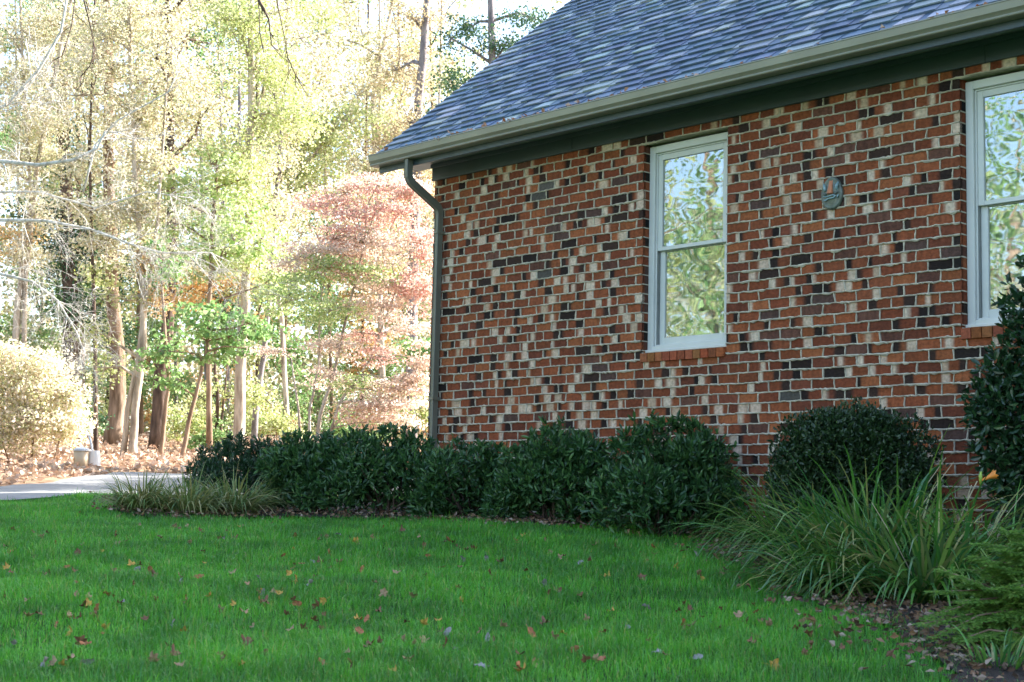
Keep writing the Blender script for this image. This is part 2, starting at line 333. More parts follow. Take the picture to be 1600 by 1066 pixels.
class Bricks:
    def __init__(s): s.V = []; s.Q = []; s.c = []
    def brick(s, x0, x1, z0, z1, y=0.0, cols=None, dep=.03, endl=False, endr=False):
        n = 9; cols = cols or brick_cols(n); b = len(s.V)
        jy = random.uniform(-.0035, .0035); tl = random.uniform(-.0022, .0022); sk = random.uniform(-.0018, .0018)
        xs = [x0, x0+.006]+[x0+(x1-x0)*k/(n-1)*1.0 for k in range(1, n-1)]+[x1-.006, x1]
        xs = [x0]+[x0+(x1-x0)*k/n for k in range(1, n)]+[x1]
        for i, x in enumerate(xs):
            c = cols[min(i, n-1)]
            e = .003 if i in (0, n) else 0
            r0 = random.uniform(-.0012, .0012); r1 = random.uniform(-.0012, .0012)
            zz0 = z0+r0+sk*(x-x0)*4; zz1 = z1+r1+sk*(x-x0)*4; yy = y+jy+tl*(x-x0)*8+e
            s.V += [(x, y+dep, zz0), (x, yy+.003, zz0), (x, yy, zz0+.004), (x, yy, zz1-.004), (x, yy+.003, zz1), (x, y+dep, zz1)]; s.c += [c]*6
        for i in range(n):
            for k in range(5):
                a = b+i*6+k; s.Q.append((a, a+6, a+7, a+1))
        a = b; s.Q += [(a, a+1, a+4, a+5), (a+1, a+2, a+3, a+4)]; a = b+n*6; s.Q += [(a+5, a+4, a+1, a), (a+4, a+3, a+2, a+1)]
    def build(s, name, parent): return link(name, mesh_np(name, s.V, s.Q, None, s.c), M['brick'], parent)
def bead_line(mb, pts_fn, x0, x1, th=.014, prot=.011, step=.022):
    """mortar squeezed out of a joint, running along x from x0 to x1; pts_fn(x)->(z)"""
    n = max(3, int((x1-x0)/step)); V = []; Q = []
    ph = random.random()*9
    big = 0
    for i in range(n+1):
        x = x0+(x1-x0)*i/n
        big = big*.7+random.gauss(0, 1)*.62
        p = max(.001, prot+.0035*big); t = th*(.8+.28*abs(random.gauss(0, 1)))*.5
        z = pts_fn(x)+.0028*math.sin(x*7+ph)+.0018*random.gauss(0, 1); dr = max(0, big)*.006
        V += [(x, .012, z+t), (x, -p*.6, z+t*.7), (x, -p, z-dr*.5), (x, -p*.6, z-t*.7-dr), (x, .012, z-t-dr)]
    for i in range(n):
        for k in range(4): a = i*5+k; Q.append((a, a+1, a+6, a+5))
    mb.add(V, Q)
def vbead(mb, x, z0, z1):
    V = []; Q = []; n = 4; lean = random.gauss(0, .002)
    for i in range(n+1):
        z = z0+(z1-z0)*i/n; t = .0058*random.uniform(.8, 1.4); p = random.uniform(.002, .009); xx = x+lean*(i-2)*.7+random.gauss(0, .0006)
        V += [(xx-t, .012, z), (xx-t*.6, -p, z), (xx+t*.6, -p, z), (xx+t, .012, z)]
    for i in range(n):
        for k in range(3): a = i*4+k; Q.append((a, a+4, a+5, a+1))
    mb.add(V, Q)
JT = .0095
def free_spans(z, L, openings):
    sp = [(0, L)]
    for (a, b_, z0, z1) in openings:
        if z0 < z < z1:
            sp = [q for (s0, s1) in sp for q in ((s0, min(s1, a)), (max(s0, b_), s1)) if q[1]-q[0] > .02]
    return sp
def brick_wall(name, L, zlo, ztop_fn, openings, phase):
    br = Bricks(); mo = MB(); k = 0
    kmin = -int((ZTOP-zlo)/COURSE)-1; kmax = int((9-ZTOP)/COURSE)
    for k in range(kmin, kmax):
        z0 = ZTOP+k*COURSE; z1 = z0+COURSE; zc = (z0+z1)/2
        zm = lambda x: z0
        for (a, b_) in free_spans(zc, L, openings):
            if ztop_fn is not None:
                lo, hi = ztop_fn(zc)
                a2 = max(a, lo); b2 = min(b_, hi)
                if b2-a2 < .03: continue
                a, b_ = a2, b2
            elif z1 > 3.52: continue
            xs = [a]; off = phase+(MOD/2 if k % 2 else 0)
            x = off+math.floor((a-off)/MOD)*MOD
            while x < b_-.035:
                if x > a+.035: xs.append(x+random.gauss(0, .003))
                x += MOD
            xs.append(b_)
            for i in range(len(xs)-1):
                l_ = xs[i]+(JT/2 if i else 0); r_ = xs[i+1]-(JT/2 if i < len(xs)-2 else 0)
                cols = None if r_-l_ > .12 else [random.choice([pick('red'), pick('red'), pick('red'), pick('buff'), pick('dark')])]*9
                br.brick(l_, r_, z0+JT/2, z1-JT/2, cols=cols)
                if i: vbead(mo, xs[i], z0+JT/2, z1-JT/2)
            bead_line(mo, zm, a+.001, b_-.001)
    return br, mo
ops = [(a, b_, SILL-COURSE-.005, HEAD) for a, b_ in wins]
br, mo = brick_wall('wall', WX, -.75, None, ops, JX)
# returns of the window openings (brick jambs) and the backing behind the joints
for a, b_ in wins:
    k = 0; z = HEAD
    while z > SILL+.01:
        z0 = max(z-COURSE, SILL)
        for (xx, sgn) in ((a, -1), (b_, 1)):
            c = random.choice([pick('red'), pick('red'), pick('brown'), pick('dark')])
            mb_ = [(xx, .004, z0+.005), (xx, .11, z0+.005), (xx, .11, z-.005), (xx, .004, z-.005)]
            i0 = len(br.V); x2 = xx+sgn*.02
            br.V += [(xx-0*sgn, q[1], q[2]) for q in mb_]+[(x2, q[1], q[2]) for q in mb_]; br.c += [c]*8
            br.Q += [(i0, i0+1, i0+2, i0+3), (i0, i0+4, i0+5, i0+1), (i0+3, i0+2, i0+6, i0+7), (i0, i0+3, i0+7, i0+4)]
            p = .004*random.uniform(.3, 1.6)
            mo.box((xx-(.0 if sgn > 0 else .002)-(0 if sgn < 0 else p), .006, z0-.0045), (xx+(.002 if sgn > 0 else p), .10, z0+.0045))
        z = z0
    # rowlock brick sill, each brick laid on edge
    x = a+.002
wall = br.build('wall', H)
WO = link('mortar', mo.mesh('mortar'), M['mortar'], wall)
bk = MB()
def wall_backing(mb, L, zlo, zhi, openings, y0=.010, y1=.12):
    xs = sorted({0, L, *[o[0] for o in openings], *[o[1] for o in openings]})
    for i in range(len(xs)-1):
        x0, x1 = xs[i], xs[i+1]; op = [o for o in openings if o[0] <= x0 and o[1] >= x1]
        if op:
            mb.box((x0, y0, zlo), (x1, y1, op[0][2]+.04)); mb.box((x0, y0, op[0][3]-.001), (x1, y1, zhi))
        else: mb.box((x0+(.012 if x0 in [o[1] for o in openings] else 0), y0, zlo), (x1-(.012 if x1 in [o[0] for o in openings] else 0), y1, zhi))
wall_backing(bk, WX, -.75, 3.6, ops)
bk.build('mortar_backing', M['mortar'], wall)
# gable wall on the left end, built in its own frame: local x runs from the corner away from the camera
br2, mo2 = brick_wall('gable_wall', HD, -.3, lambda z: (0.0 if z < 3.7 else (z-roof_z(0))/TANR+.15, HD if z < 3.7 else HD-(z-roof_z(0))/TANR-.15), [], .06)
def rot_gable(V): # front frame -> gable frame : (x along depth mirrored so that y points out of the gable)
    V = np.asarray(V); return np.stack([V[:, 1], V[:, 0], V[:, 2]], 1)
gw = link('gable_wall', mesh_np('gable_wall', rot_gable(br2.V), np.asarray(br2.Q)[:, ::-1], None, br2.c), M['brick'], H)
link('mortar', mesh_np('mortar', rot_gable(mo2.V), np.asarray(mo2.Q)[:, ::-1]), M['mortar'], gw)
gb = MB(); zr = roof_z(HD/2)-.12
for x0, x1 in ((.011, .1),):
    prof = [(.13, -.3), (HD, -.3), (HD, 3.9), (HD/2, zr), (.13, 3.9)]
    V = [(x0, p[0], p[1]) for p in prof]+[(x1, p[0], p[1]) for p in prof]
    gb.add(V, [(i, (i+1) % 5, 5+(i+1) % 5, 5+i) for i in range(5)]+[(0, 1, 2, 4), (5, 9, 7, 6)], [(2, 3, 4), (7, 9, 8)])
gb.build('mortar_backing', M['mortar'], gw)
o = MB(); o.box((.1, HD-.1, -.6), (WX, HD, 3.9)); o.box((WX-.12, .12, -.6), (WX, HD-.1, 3.9)); o.box((.1, .12, .35), (WX-.12, HD-.1, .45)); o.box((.1, .12, 3.62), (WX-.12, HD-.1, 3.72))
o.build('rear_wall', M['roomdark'], H)

# eaves: frieze board, soffit, fascia
o = MB(); o.bevbox((-.02, -.026, 3.412), (1.948, .0, 3.585), .003); o.bevbox((1.951, -.0255, 3.412), (6.1, .0, 3.585), .003); o.bevbox((6.103, -.026, 3.412), (WX, .0, 3.585), .003); o.bevbox((-.03, -.042, 3.54), (WX, -.0275, 3.583), .004); o.build('frieze_board', M['green_trim'], H)
o = MB(); o.box((-.36, -.40, 3.587), (WX+.3, .02, 3.60)); o.box((-.36, .02, 3.587), (0, .10, 3.60)); sf = o.build('soffit', M['soffit'], H)
o = MB(); o.bevbox((-.37, -.425, 3.475), (WX+.3, -.402, 3.66), .003); o.build('fascia_board', M['green_trim'], H)
# rake board up the gable
o = MB()
ra = [(EO+.06, roof_z(EO+.06)-.20), (EO+.06, roof_z(EO+.06)-.035), (HD/2, roof_z(HD/2)-.035), (HD/2, roof_z(HD/2)-.22)]
V = [(-.375, p[0], p[1]) for p in ra]+[(-.345, p[0], p[1]) for p in ra]
o.add(V, [(0, 1, 2, 3), (7, 6, 5, 4), (0, 4, 5, 1), (1, 5, 6, 2), (2, 6, 7, 3), (3, 7, 4, 0)])
ra2 = [(p[0] if i > 1 else HD-EO-.06, p[1]) for i, p in enumerate(ra)]
V = [(-.375, p[0], p[1]) for p in ra2]+[(-.345, p[0], p[1]) for p in ra2]
o.add(V, [(3, 2, 1, 0), (4, 5, 6, 7), (1, 5, 4, 0), (2, 6, 5, 1), (3, 7, 6, 2), (0, 4, 7, 3)])
o.build('rake_board', M['green_trim'], H)
o = MB()
V = [(-.344, EO+.1, roof_z(EO+.1)-.06), (0, EO+.1, roof_z(EO+.1)-.06), (0, HD/2, roof_z(HD/2)-.06), (-.344, HD/2, roof_z(HD/2)-.06)]
o.add(V+[(x, y, z+.02) for x, y, z in V], [(0, 1, 2, 3), (4, 5, 6, 7), (0, 1, 5, 4), (2, 3, 7, 6)]); o.build('rake_soffit', M['soffit'], H)

# roof: laminated shingles, course by course
SD = Vector((0, math.cos(R(39.8)), math.sin(R(39.8)))); SN = Vector((0, -SD.z, SD.y))
rv = []; rq = []; rc = []
def slab(x0, x1, xt0, xt1, s0, s1, th0, th1, col, lift=0):
    b = len(rv); E0 = Vector((0, EO, EZ))
    for (x, s, h) in ((x0, s0, lift), (x1, s0, lift), (xt1, s1, 0), (xt0, s1, 0), (x0, s0, th0+lift), (x1, s0, th0+lift), (xt1, s1, th1), (xt0, s1, th1)):
        p = E0+SD*s+SN*h; rv.append((x, p.y, p.z)); rc.append(col)
    rq.extend([(b+i for i in q) for q in ((4, 5, 6, 7), (0, 1, 5, 4), (1, 2, 6, 5), (3, 0, 4, 7))])
EXP = .143; SLEN = (HD/2-EO)/math.cos(R(39.8)); nc = int(SLEN/EXP)+1
shc = [(.095, .145, .22), (.08, .125, .195), (.12, .175, .245), (.072, .112, .185), (.38, .41, .43), (.09, .14, .21), (.11, .16, .23), (.25, .295, .34), (.082, .13, .205)]
for k in range(nc):
    s0 = k*EXP; s1 = min(s0+EXP*1.25, SLEN); x = -.39-random.random()*.0; 
    base = random.uniform(.9, 1.1)
    # under layer
    b0 = -.39
    while b0 < WX+.35:
        wd = random.uniform(.35, .9); e = min(b0+wd, WX+.35); c = tuple(v*base*random.uniform(.88, .98) for v in random.choice(shc))
        slab(b0, e-.002, b0, e-.002, s0, s1, .016, .0005, c); b0 = e
    x = -.39+random.random()*.1
    while x < WX+.3:
        wd = random.uniform(.14, .34); e = min(x+wd, WX+.35); tp = random.uniform(-.02, .03)
        c = tuple(v*base*random.uniform(.94, 1.14) for v in random.choice(shc))
        slab(x, e, x+tp, e-tp, s0-.003+random.uniform(-.001, .001), s1, .011, .001, c, .0159); x = e+random.uniform(.04, .14)
me = mesh_np('roof', rv, [tuple(q) for q in rq], None, rc)
roof = link('roof', me, M['shingle'], H)
o = MB()
for sgn in (0, 1):
    y0, y1 = (EO+.01, HD/2); V = []
    for (y, dz) in ((y0, -.035), (y1, -.035), (y1, -.004), (y0, -.004)):
        z = roof_z(y)+dz; yy = y if not sgn else HD-y; V += [(-.385, yy, z), (WX+.34, yy, z)]
    o.add(V, [(0, 1, 3, 2), (2, 3, 5, 4), (4, 5, 7, 6), (6, 7, 1, 0), ], [])
    o.add([V[0], V[2], V[4], V[6]], [(0, 1, 2, 3)]); o.add([V[1], V[3], V[5], V[7]], [(0, 1, 2, 3)])
o.build('roof_deck', M['green_trim'], roof)
# gutter
prof = [(-.428, 3.645), (-.428, 3.532), (-.512, 3.532), (-.522, 3.536), (-.525, 3.542), (-.522, 3.550), (-.510, 3.556), (-.520, 3.566), (-.538, 3.580), (-.545, 3.632), (-.550, 3.636), (-.547, 3.645), (-.536, 3.646)]
inn = [(-.536, 3.638), (-.538, 3.632), (-.530, 3.585), (-.505, 3.562), (-.500, 3.540), (-.433, 3.540), (-.433, 3.645)]
ring = prof+inn; o = MB(); X0, X1 = -.40, WX+.3
V = [(X0, p[0], p[1]) for p in ring]+[(X1, p[0], p[1]) for p in ring]; n_ = len(ring)
o.add(V, [(i, n_+i, n_+(i+1) % n_, (i+1) % n_) for i in range(n_)])
for xx in (X0, X1):   # end caps
    cp = prof; o.add([(xx, p[0], p[1]) for p in cp]+[(xx+.003, p[0], p[1]) for p in cp], [(i, (i+1) % 13, 13+(i+1) % 13, 13+i) for i in range(13)], [(0, i, i+1) for i in range(1, 12)]+[(13, 13+i+1, 13+i) for i in range(1, 12)])
gut = o.build('gutter', M['gutter'], H)
# downspout
def rect_tube(mb, path, wx, wy, xs):
    V = []; m_ = len(path)
    for i, (y, z) in enumerate(path):
        a = Vector(path[max(i-1, 0)]); b_ = Vector(path[min(i+1, m_-1)]); d1 = (Vector(path[i])-a); d2 = (b_-Vector(path[i]))
        d = ((d1.normalized() if d1.length else Vector((0, 0)))+(d2.normalized() if d2.length else Vector((0, 0)))).normalized(); nn = Vector((-d.y, d.x))
        f = 1.0
        if d1.length and d2.length: f = 1/max(.6, d.dot(d1.normalized()))
        r = .006
        for (sx, sy) in ((-1, -1), (1, -1), (1, 1), (-1, 1)):
            for (ex, ey) in (((r, 0), (0, r)) if sx*sy > 0 else ((0, r), (r, 0))):
                x = xs+sx*(wx/2-ex); q = Vector((y, z))+nn*(sy*(wy/2-ey)*f); V.append((x, q.x, q.y))
    Q = [(i*8+k, i*8+(k+1) % 8, (i+1)*8+(k+1) % 8, (i+1)*8+k) for i in range(m_-1) for k in range(8)]
    mb.add(V, Q)
o = MB(); xs_ = .150
path = [(-.470, 3.535), (-.470, 3.40), (-.466, 3.36), (-.445, 3.325), (-.41, 3.298), (-.115, 3.135), (-.085, 3.115), (-.066, 3.085), (-.060, 3.05)]
rect_tube(o, path, .056, .078, xs_)
rect_tube(o, [(-.060, 3.06), (-.060, .0)], .052, .074, xs_)
rect_tube(o, [(-.060, 3.115), (-.060, 3.09)][::-1], .01, .01, xs_)
ds = o.build('downspout', M['spout'], H)
for z in (2.85, 1.2):
    o = MB(); o.box((xs_-.034, -.1, z), (xs_+.034, -.0985, z+.03)); o.box((xs_-.034, -.1, z), (xs_-.0265, .0, z+.03)); o.box((xs_+.0265, -.1, z), (xs_+.034, .0, z+.03)); o.build('strap', M['spout'], ds)


# windows
def wavy_glass():
    m, n, l, b = newmat('window_glass')
    tc = n.new('ShaderNodeTexCoord'); mp = n.new('ShaderNodeMapping'); mp.inputs['Scale'].default_value = (2.6, 1, 5.5); mp.inputs['Rotation'].default_value = (0, .6, 0); l.new(tc.outputs['Object'], mp.inputs[0])
    nz = n.new('ShaderNodeTexNoise'); nz.inputs['Scale'].default_value = 1.5; nz.inputs['Detail'].default_value = .4; l.new(mp.outputs[0], nz.inputs[0])
    bp = n.new('ShaderNodeBump'); bp.inputs['Distance'].default_value = .0011; bp.inputs['Strength'].default_value = 1; l.new(nz.outputs[0], bp.inputs['Height'])
    g = n.new('ShaderNodeBsdfGlossy'); g.inputs['Roughness'].default_value = .015; g.inputs[0].default_value = (.95, .97, 1, 1); l.new(bp.outputs[0], g.inputs['Normal'])
    t = n.new('ShaderNodeBsdfTransparent'); t.inputs[0].default_value = (.8, .85, .83, 1)
    ms = n.new('ShaderNodeMixShader'); ms.inputs[0].default_value = .21; l.new(t.outputs[0], ms.inputs[1]); l.new(g.outputs[0], ms.inputs[2]); l.new(ms.outputs[0], n['Material Output'].inputs['Surface'])
    return m
M['glass'] = wavy_glass()
M['curtain'] = simple('sheer_curtain', (.38, .37, .31), .9, .08, 8)
def rect_frame(mb, x0, x1, z0, z1, w, y0, y1, wt=None, wb=None):
    wt = wt or w; wb = wb or w
    mb.bevbox((x0, y0, z0), (x0+w, y1, z1), .004); mb.bevbox((x1-w, y0, z0), (x1, y1, z1), .004)
    mb.bevbox((x0+w, y0+.0012, z1-wt), (x1-w, y1, z1), .003); mb.bevbox((x0+w, y0+.0012, z0), (x1-w, y1, z0+wb), .003)
def window(a, b_, label):
    o = MB(); y = .072; z0, z1 = SILL+.014, HEAD-.022
    a2, b2 = a+.004, b_-.004
    rect_frame(o, a2, b2, z0, z1, .062, y, y+.09, .062, .045)
    rect_frame(o, a2+.062, b2-.062, z0+.045, z1-.062, .014, y+.022, y+.09)
    o.bevbox((a2-.0, y-.03, SILL+.002), (b2, y+.0, SILL+.026), .004)
    wf = o.build('window', M['frame'], H); wf['label'] = label
    zi0, zi1 = z0+.047, z1-.064; zm = (zi0+zi1)/2-.01; ia, ib = a2+.064, b2-.064
    for xx in (ia, ib-.012): t = MB(); t.box((xx, y+.03, zi0), (xx+.012, y+.12, zm)); t.build('track', M['track'], wf)
    u = MB(); rect_frame(u, ia+.012, ib-.012, zm-.005, zi1-.012, .048, y+.032, y+.062, .05, .034); us = u.build('sash', M['frame'], wf); us['label'] = 'upper sash'
    lw = MB(); rect_frame(lw, ia+.014, ib-.014, zi0, zm+.02, .055, y+.066, y+.096, .032, .075); ls_ = lw.build('sash', M['frame'], wf); ls_['label'] = 'lower sash, set further back'
    g = MB(); g.box((ia+.055, y+.047, zm+.02), (ib-.055, y+.051, zi1-.055)); g.build('pane', M['glass'], wf)
    g = MB(); g.box((ia+.064, y+.080, zi0+.07), (ib-.064, y+.084, zm-.005)); g.build('pane', M['glass'], wf)
    # pleated sheers inside
    V = []; Q = []; nn = 120
    for i in range(nn+1):
        x = ia+(ib-ia)*i/nn; yy = y+.20+.018*math.sin(i*.9+.5*math.sin(i*.31)); V += [(x, yy, zi0-.02), (x, yy, zi1)]
    Q = [(2*i, 2*i+2, 2*i+3, 2*i+1) for i in range(nn)]
    link('curtain', mesh_np('curtain', V, Q, smooth=True), M['curtain'], wf)
    # dark side linings so the opening is closed to the wall
    d = MB(); d.box((a-.02, .115, SILL-.03), (a+.004, .19, HEAD)); d.box((b_-.004, .115, SILL-.03), (b_+.02, .19, HEAD)); d.build('lining', M['roomdark'], wf)
    # rowlock sill
    rb = Bricks(); rm = MB(); x = a+.002; pitch = (b_-a-.004)/11
    rm.box((a+.002, -.010, SILL-COURSE+.004), (b_-.002, .10, SILL-.004))
    for i in range(11):
        c = tuple(v*random.uniform(.9, 1.25) for v in random.choice(BC['red'][:4]))
        x0 = x+i*pitch+.0045; x1 = x+(i+1)*pitch-.0045; j = random.uniform(-.003, .003)
        q0 = len(rb.V); zb, zt = SILL-COURSE, SILL+random.uniform(-.003, .001); yf = -.022+j
        rb.V += [(x0, yf, zb), (x1, yf, zb), (x1, .1, zb), (x0, .1, zb), (x0, yf-.002, zt-.006), (x1, yf-.002, zt-.006), (x1, .1, zt+.008), (x0, .1, zt+.008)]; rb.c += [c]*8
        rb.Q += [tuple(q0+k for k in f) for f in [(0, 3, 2, 1), (4, 5, 6, 7), (0, 1, 5, 4), (1, 2, 6, 5), (3, 0, 4, 7)]]
    sb = rb.build('brick_sill', wf); 
    return wf
window(*wins[0], 'white double-hung window left of the wall plaque')
window(*wins[1], 'white double-hung window at the right edge, behind the big shrub')

# leaves lying in the gutter and on the eave
n_ = 1500; xg = rng.uniform(-.2, WX, n_)
keep = rng.random(n_) < np.where((xg > .8) & (xg < 4.4), 1, .3); xg = xg[keep]; n_ = len(xg)
Pl = np.stack([xg, rng.uniform(-.53, -.40, n_), rng.uniform(3.635, 3.672, n_)], 1)
V, T = leaf_cards(Pl, .05, .035, axis=np.stack([rng.normal(size=n_), rng.normal(size=n_)*.6, rng.normal(size=n_)*.25], 1))
V = np.asarray(V)@np.array(Matrix.Rotation(math.atan2(-.7285, .685), 3, 'Z').transposed())+np.array([-.811, 15.256, 1.0])
M['gutlitter'] = leafmat('gutter_leaves', [(.42, .20, .10), (.55, .35, .25), (.35, .13, .06), (.58, .45, .36)], .2, .8, .1)
tag(link('gutter_leaves', mesh_np('gutter_leaves', V, None, T), M['gutlitter']), 'dry orange and tan leaves piled along the olive gutter', 'leaves', kind='stuff')

# ceramic mask plaque on the wall
HM = Matrix.Translation((-.811, 15.256, 1.0))@Matrix.Rotation(math.atan2(-.7285, .685), 4, 'Z')
pl = thing('wall_plaque', 'oval green glazed ceramic mask hung on the brick wall between windows', 'plaque', HM@Vector((4.783, -.008, 2.638)), rz=math.atan2(-.7285, .685))
M['glaze'] = simple('green_grey_glaze', (.10, .118, .10), .3, .35, 30, .002, 60)
M['terracotta'] = simple('terracotta_nose', (.48, .17, .08), .6, .15, 30)
M['blueglaze'] = simple('pale_blue_glaze', (.22, .33, .36), .25, .3, 40)
o = MB(); n_ = 36; rings = [(1, .0), (1, .012), (.94, .024), (.86, .020), (.6, .026), (.3, .03)]; V = []
for f, h in rings:
    for k in range(n_):
        t = 2*math.pi*k/n_; sx = .098*(1-.10*math.sin(t)); V.append((sx*f*math.cos(t), -h, .130*f*math.sin(t)))
V.append((0, -.031, 0)); Q = [(r*n_+k, r*n_+(k+1) % n_, (r+1)*n_+(k+1) % n_, (r+1)*n_+k) for r in range(5) for k in range(n_)]
o.add(V, Q, [(5*n_+k, 5*n_+(k+1) % n_, 6*n_) for k in range(n_)]); o.build('plate', M['glaze'], pl, True)
o = MB(); prof = [(.105, .020, .020), (.06, .021, .034), (.02, .024, .045), (-.005, .028, .05), (-.012, .026, .03)]
V = []
for z, hw, h in prof: V += [(-hw, -.018, z), (-hw*.75, -h-.0, z), (hw*.75, -h, z), (hw, -.018, z)]
o.add(V, [(r*4+k, r*4+k+1, (r+1)*4+k+1, (r+1)*4+k) for r in range(4) for k in range(3)]+[(16, 17, 18, 19), (3, 2, 1, 0)]); o.build('nose', M['terracotta'], pl)
o = MB(); o.tube([(-.07, -.026, -.022), (-.03, -.034, -.028), (.03, -.036, -.020), (.048, -.036, -.03), (.03, -.036, -.043), (-.02, -.036, -.045), (-.045, -.032, -.056), (-.06, -.028, -.05)], .0065, 8)
o.tube([(.06, -.03, -.045), (.07, -.028, -.02)], .005, 6); o.build('mouth', M['blueglaze'], pl, True)
for s in (-1, 1):
    o = MB(); o.tube([(s*.066, -.022, .078), (s*.056, -.03, .05), (s*.052, -.03, .03), (s*.058, -.024, .015)], [.008, .013, .012, .006], 8); o.build('eye', M['blueglaze'], pl, True)
    o = MB(); o.tube([(s*.030, -.03, .0), (s*.05, -.034, -.008), (s*.066, -.03, .002)], [.008, .011, .006], 8); o.build('nostril', M['glaze'], pl, True)

# ------------------------------------------------------------------ lawn grass
N = 600000
d = rng.uniform(4.0, 17.6, N); x = rng.uniform(-1, 1, N)*(.345*d+.9); d = d+rng.normal(0, .05, N)
ok = ~in_poly(x+rng.normal(0, .13, N), d+rng.normal(0, .16, N), bed_poly) & ~in_poly(x, d, drive_poly) & (d < 17.5)
# keep only what lies in front of the driveway
Ao = A[np.argsort(A[:, 0])]; ok &= d < np.interp(x, Ao[:, 0], Ao[:, 1])
x = x[ok]; d = d[ok]; n_ = len(x)
hn = .5+.22*np.sin(x*3.1+d*1.7)+.22*np.sin(x*1.3-d*2.9+2)+.3*np.sin(x*9.3+3*np.sin(d*2.3))*np.sin(d*7.7+2*np.sin(x*3.7)); hn = np.clip(hn, 0, 1.3)
hgt = (.034+.030*hn)*rng.uniform(.55, 1.45, n_)*np.where(rng.random(n_) < .035, 1.55, 1); wd = .0026*(1+np.clip(d-6, 0, 12)*.10)*rng.uniform(.6, 1.4, n_)*np.where(rng.random(n_) < .04, 1.9, 1)
ph = rng.uniform(0, 2*np.pi, n_); lean = rng.gamma(2.0, .22, n_)+.05
dirv = np.stack([np.cos(ph), np.sin(ph), np.zeros(n_)], 1); sd = np.stack([-np.sin(ph+rng.normal(0, .6, n_)), np.cos(ph), np.zeros(n_)], 1)
B0 = np.stack([x, d, gz(x, d)-.004], 1); up_ = np.array([0, 0, 1.])
Vb = np.empty((n_, 5, 3)); h = hgt[:, None]; lw_ = lean[:, None]; s2 = sd*wd[:, None]*.5
Vb[:, 0] = B0-s2; Vb[:, 1] = B0+s2; mid = B0+up_*h*.6+dirv*h*lw_*.35; Vb[:, 2] = mid-s2*.8; Vb[:, 3] = mid+s2*.8; Vb[:, 4] = B0+up_*h*np.clip(1-.25*lw_, .45, 1)+dirv*h*lw_
i = np.arange(n_)*5
tag(link('lawn_grass', mesh_np('lawn_grass', Vb.reshape(-1, 3), np.stack([i, i+1, i+3, i+2], 1), np.stack([i+2, i+3, i+4], 1)), M['grass']), 'lush green lawn grass in front of the house', 'grass', kind='stuff')

# litter on the planting bed
N = 15000; x = rng.uniform(-6, 6, N); d = rng.uniform(4.2, 16.8, N); ok = in_poly(x, d, bed_poly); x = x[ok]; d = d[ok]; n_ = len(x)
xe = rng.uniform(.6, 4, 5200); de = rng.uniform(4.6, 9.4, 5200); oe = in_poly(xe, de, bed_poly); x = np.concatenate([x, xe[oe]]); d = np.concatenate([d, de[oe]]); n_ = len(x)
V, T = leaf_cards(np.stack([x, d, gz(x, d)+.02+rng.random(n_)*.03], 1), .038, .024, axis=np.stack([rng.normal(size=n_), rng.normal(size=n_), rng.normal(size=n_)*.3], 1))
# more along the lawn edge
E_ = resample([(p.x, p.y) for p in edge], 2600); x = E_[:, 0]+rng.normal(0, .16, 2600); d = E_[:, 1]+rng.normal(.1, .2, 2600)
V1, T1 = leaf_cards(np.stack([x, d, gz(x, d)+.035+rng.random(2600)*.03], 1), .040, .024, axis=np.stack([rng.normal(size=2600), rng.normal(size=2600), rng.normal(size=2600)*.35], 1))
tag(link('bed_litter', mesh_np('bed_litter', np.concatenate([V, V1]), None, np.concatenate([T, T1+len(V)])), M['bedlitter']), 'brown leaf litter and mulch chips under the hedge', 'leaf litter', kind='stuff')
# forest floor litter
N = 42000; d = 17+38*rng.random(N)**1.6; x = rng.uniform(-1, 1, N)*(.36*d+2)-1; ok = ~in_poly(x, d, drive_poly) & ~in_poly(x, d, bed_poly)
Bo = B[np.argsort(B[:, 0])]; ok &= d > np.interp(x, Bo[:, 0], Bo[:, 1]); x = x[ok]; d = d[ok]; n_ = len(x)
V, T = leaf_cards(np.stack([x, d, gz(x, d)+.02+.07*rng.random(n_)], 1), .11, .08, axis=np.stack([rng.normal(size=n_), rng.normal(size=n_), rng.normal(size=n_)*.35], 1))
tag(link('forest_litter', mesh_np('forest_litter', V, None, T), M['litter']), 'rust and tan fallen leaves covering the ground under the trees', 'leaf litter', kind='stuff')

# fallen leaves on the lawn, one by one
def fallen_leaf(kind):
    n = 24; V = [(0, 0, 0)]; s = .024
    cu = random.uniform(10, 34); cv = random.uniform(-12, 24)
    for k in range(n):
        t = 2*math.pi*k/n
        if kind == 'lobed': r = s*(.68+.32*abs(math.cos(2.5*(t-math.pi/2))))*random.uniform(.78, 1.15)*(1.1 if math.sin(t) > 0 else .85)
        else: r = s*(1.15 if True else 1)*(1/math.sqrt((math.cos(t)/.5)**2+(math.sin(t)/1.05)**2))
        xx, yy = r*math.cos(t), r*math.sin(t); V.append((xx, yy, cu*xx*xx+cv*yy*yy+.004*math.sin(5*t)))
    V.append((0, -s*1.9, .006)); V.append((.002, -s*1.9, .006))
    return mesh_np('fallen_leaf', V, None, [(0, k+1, (k+1) % n+1) for k in range(n)]+[(0, n+1, n+2)], smooth=True)
fl_types = [('tan', 'lobed', (.32, .20, .11), 'pale tan lobed leaf lying curled on the lawn'), ('brown', 'lobed', (.16, .075, .035), 'dark brown lobed leaf lying on the lawn'),
            ('grey', 'oval', (.27, .25, .25), 'silvery grey upturned leaf lying on the lawn'), ('ochre', 'lobed', (.48, .27, .05), 'ochre yellow leaf lying on the lawn'), ('rust', 'oval', (.30, .11, .04), 'rust coloured narrow leaf lying on the lawn')]
protos = [(mesh_np, t) for t in fl_types]
fl_mesh = []
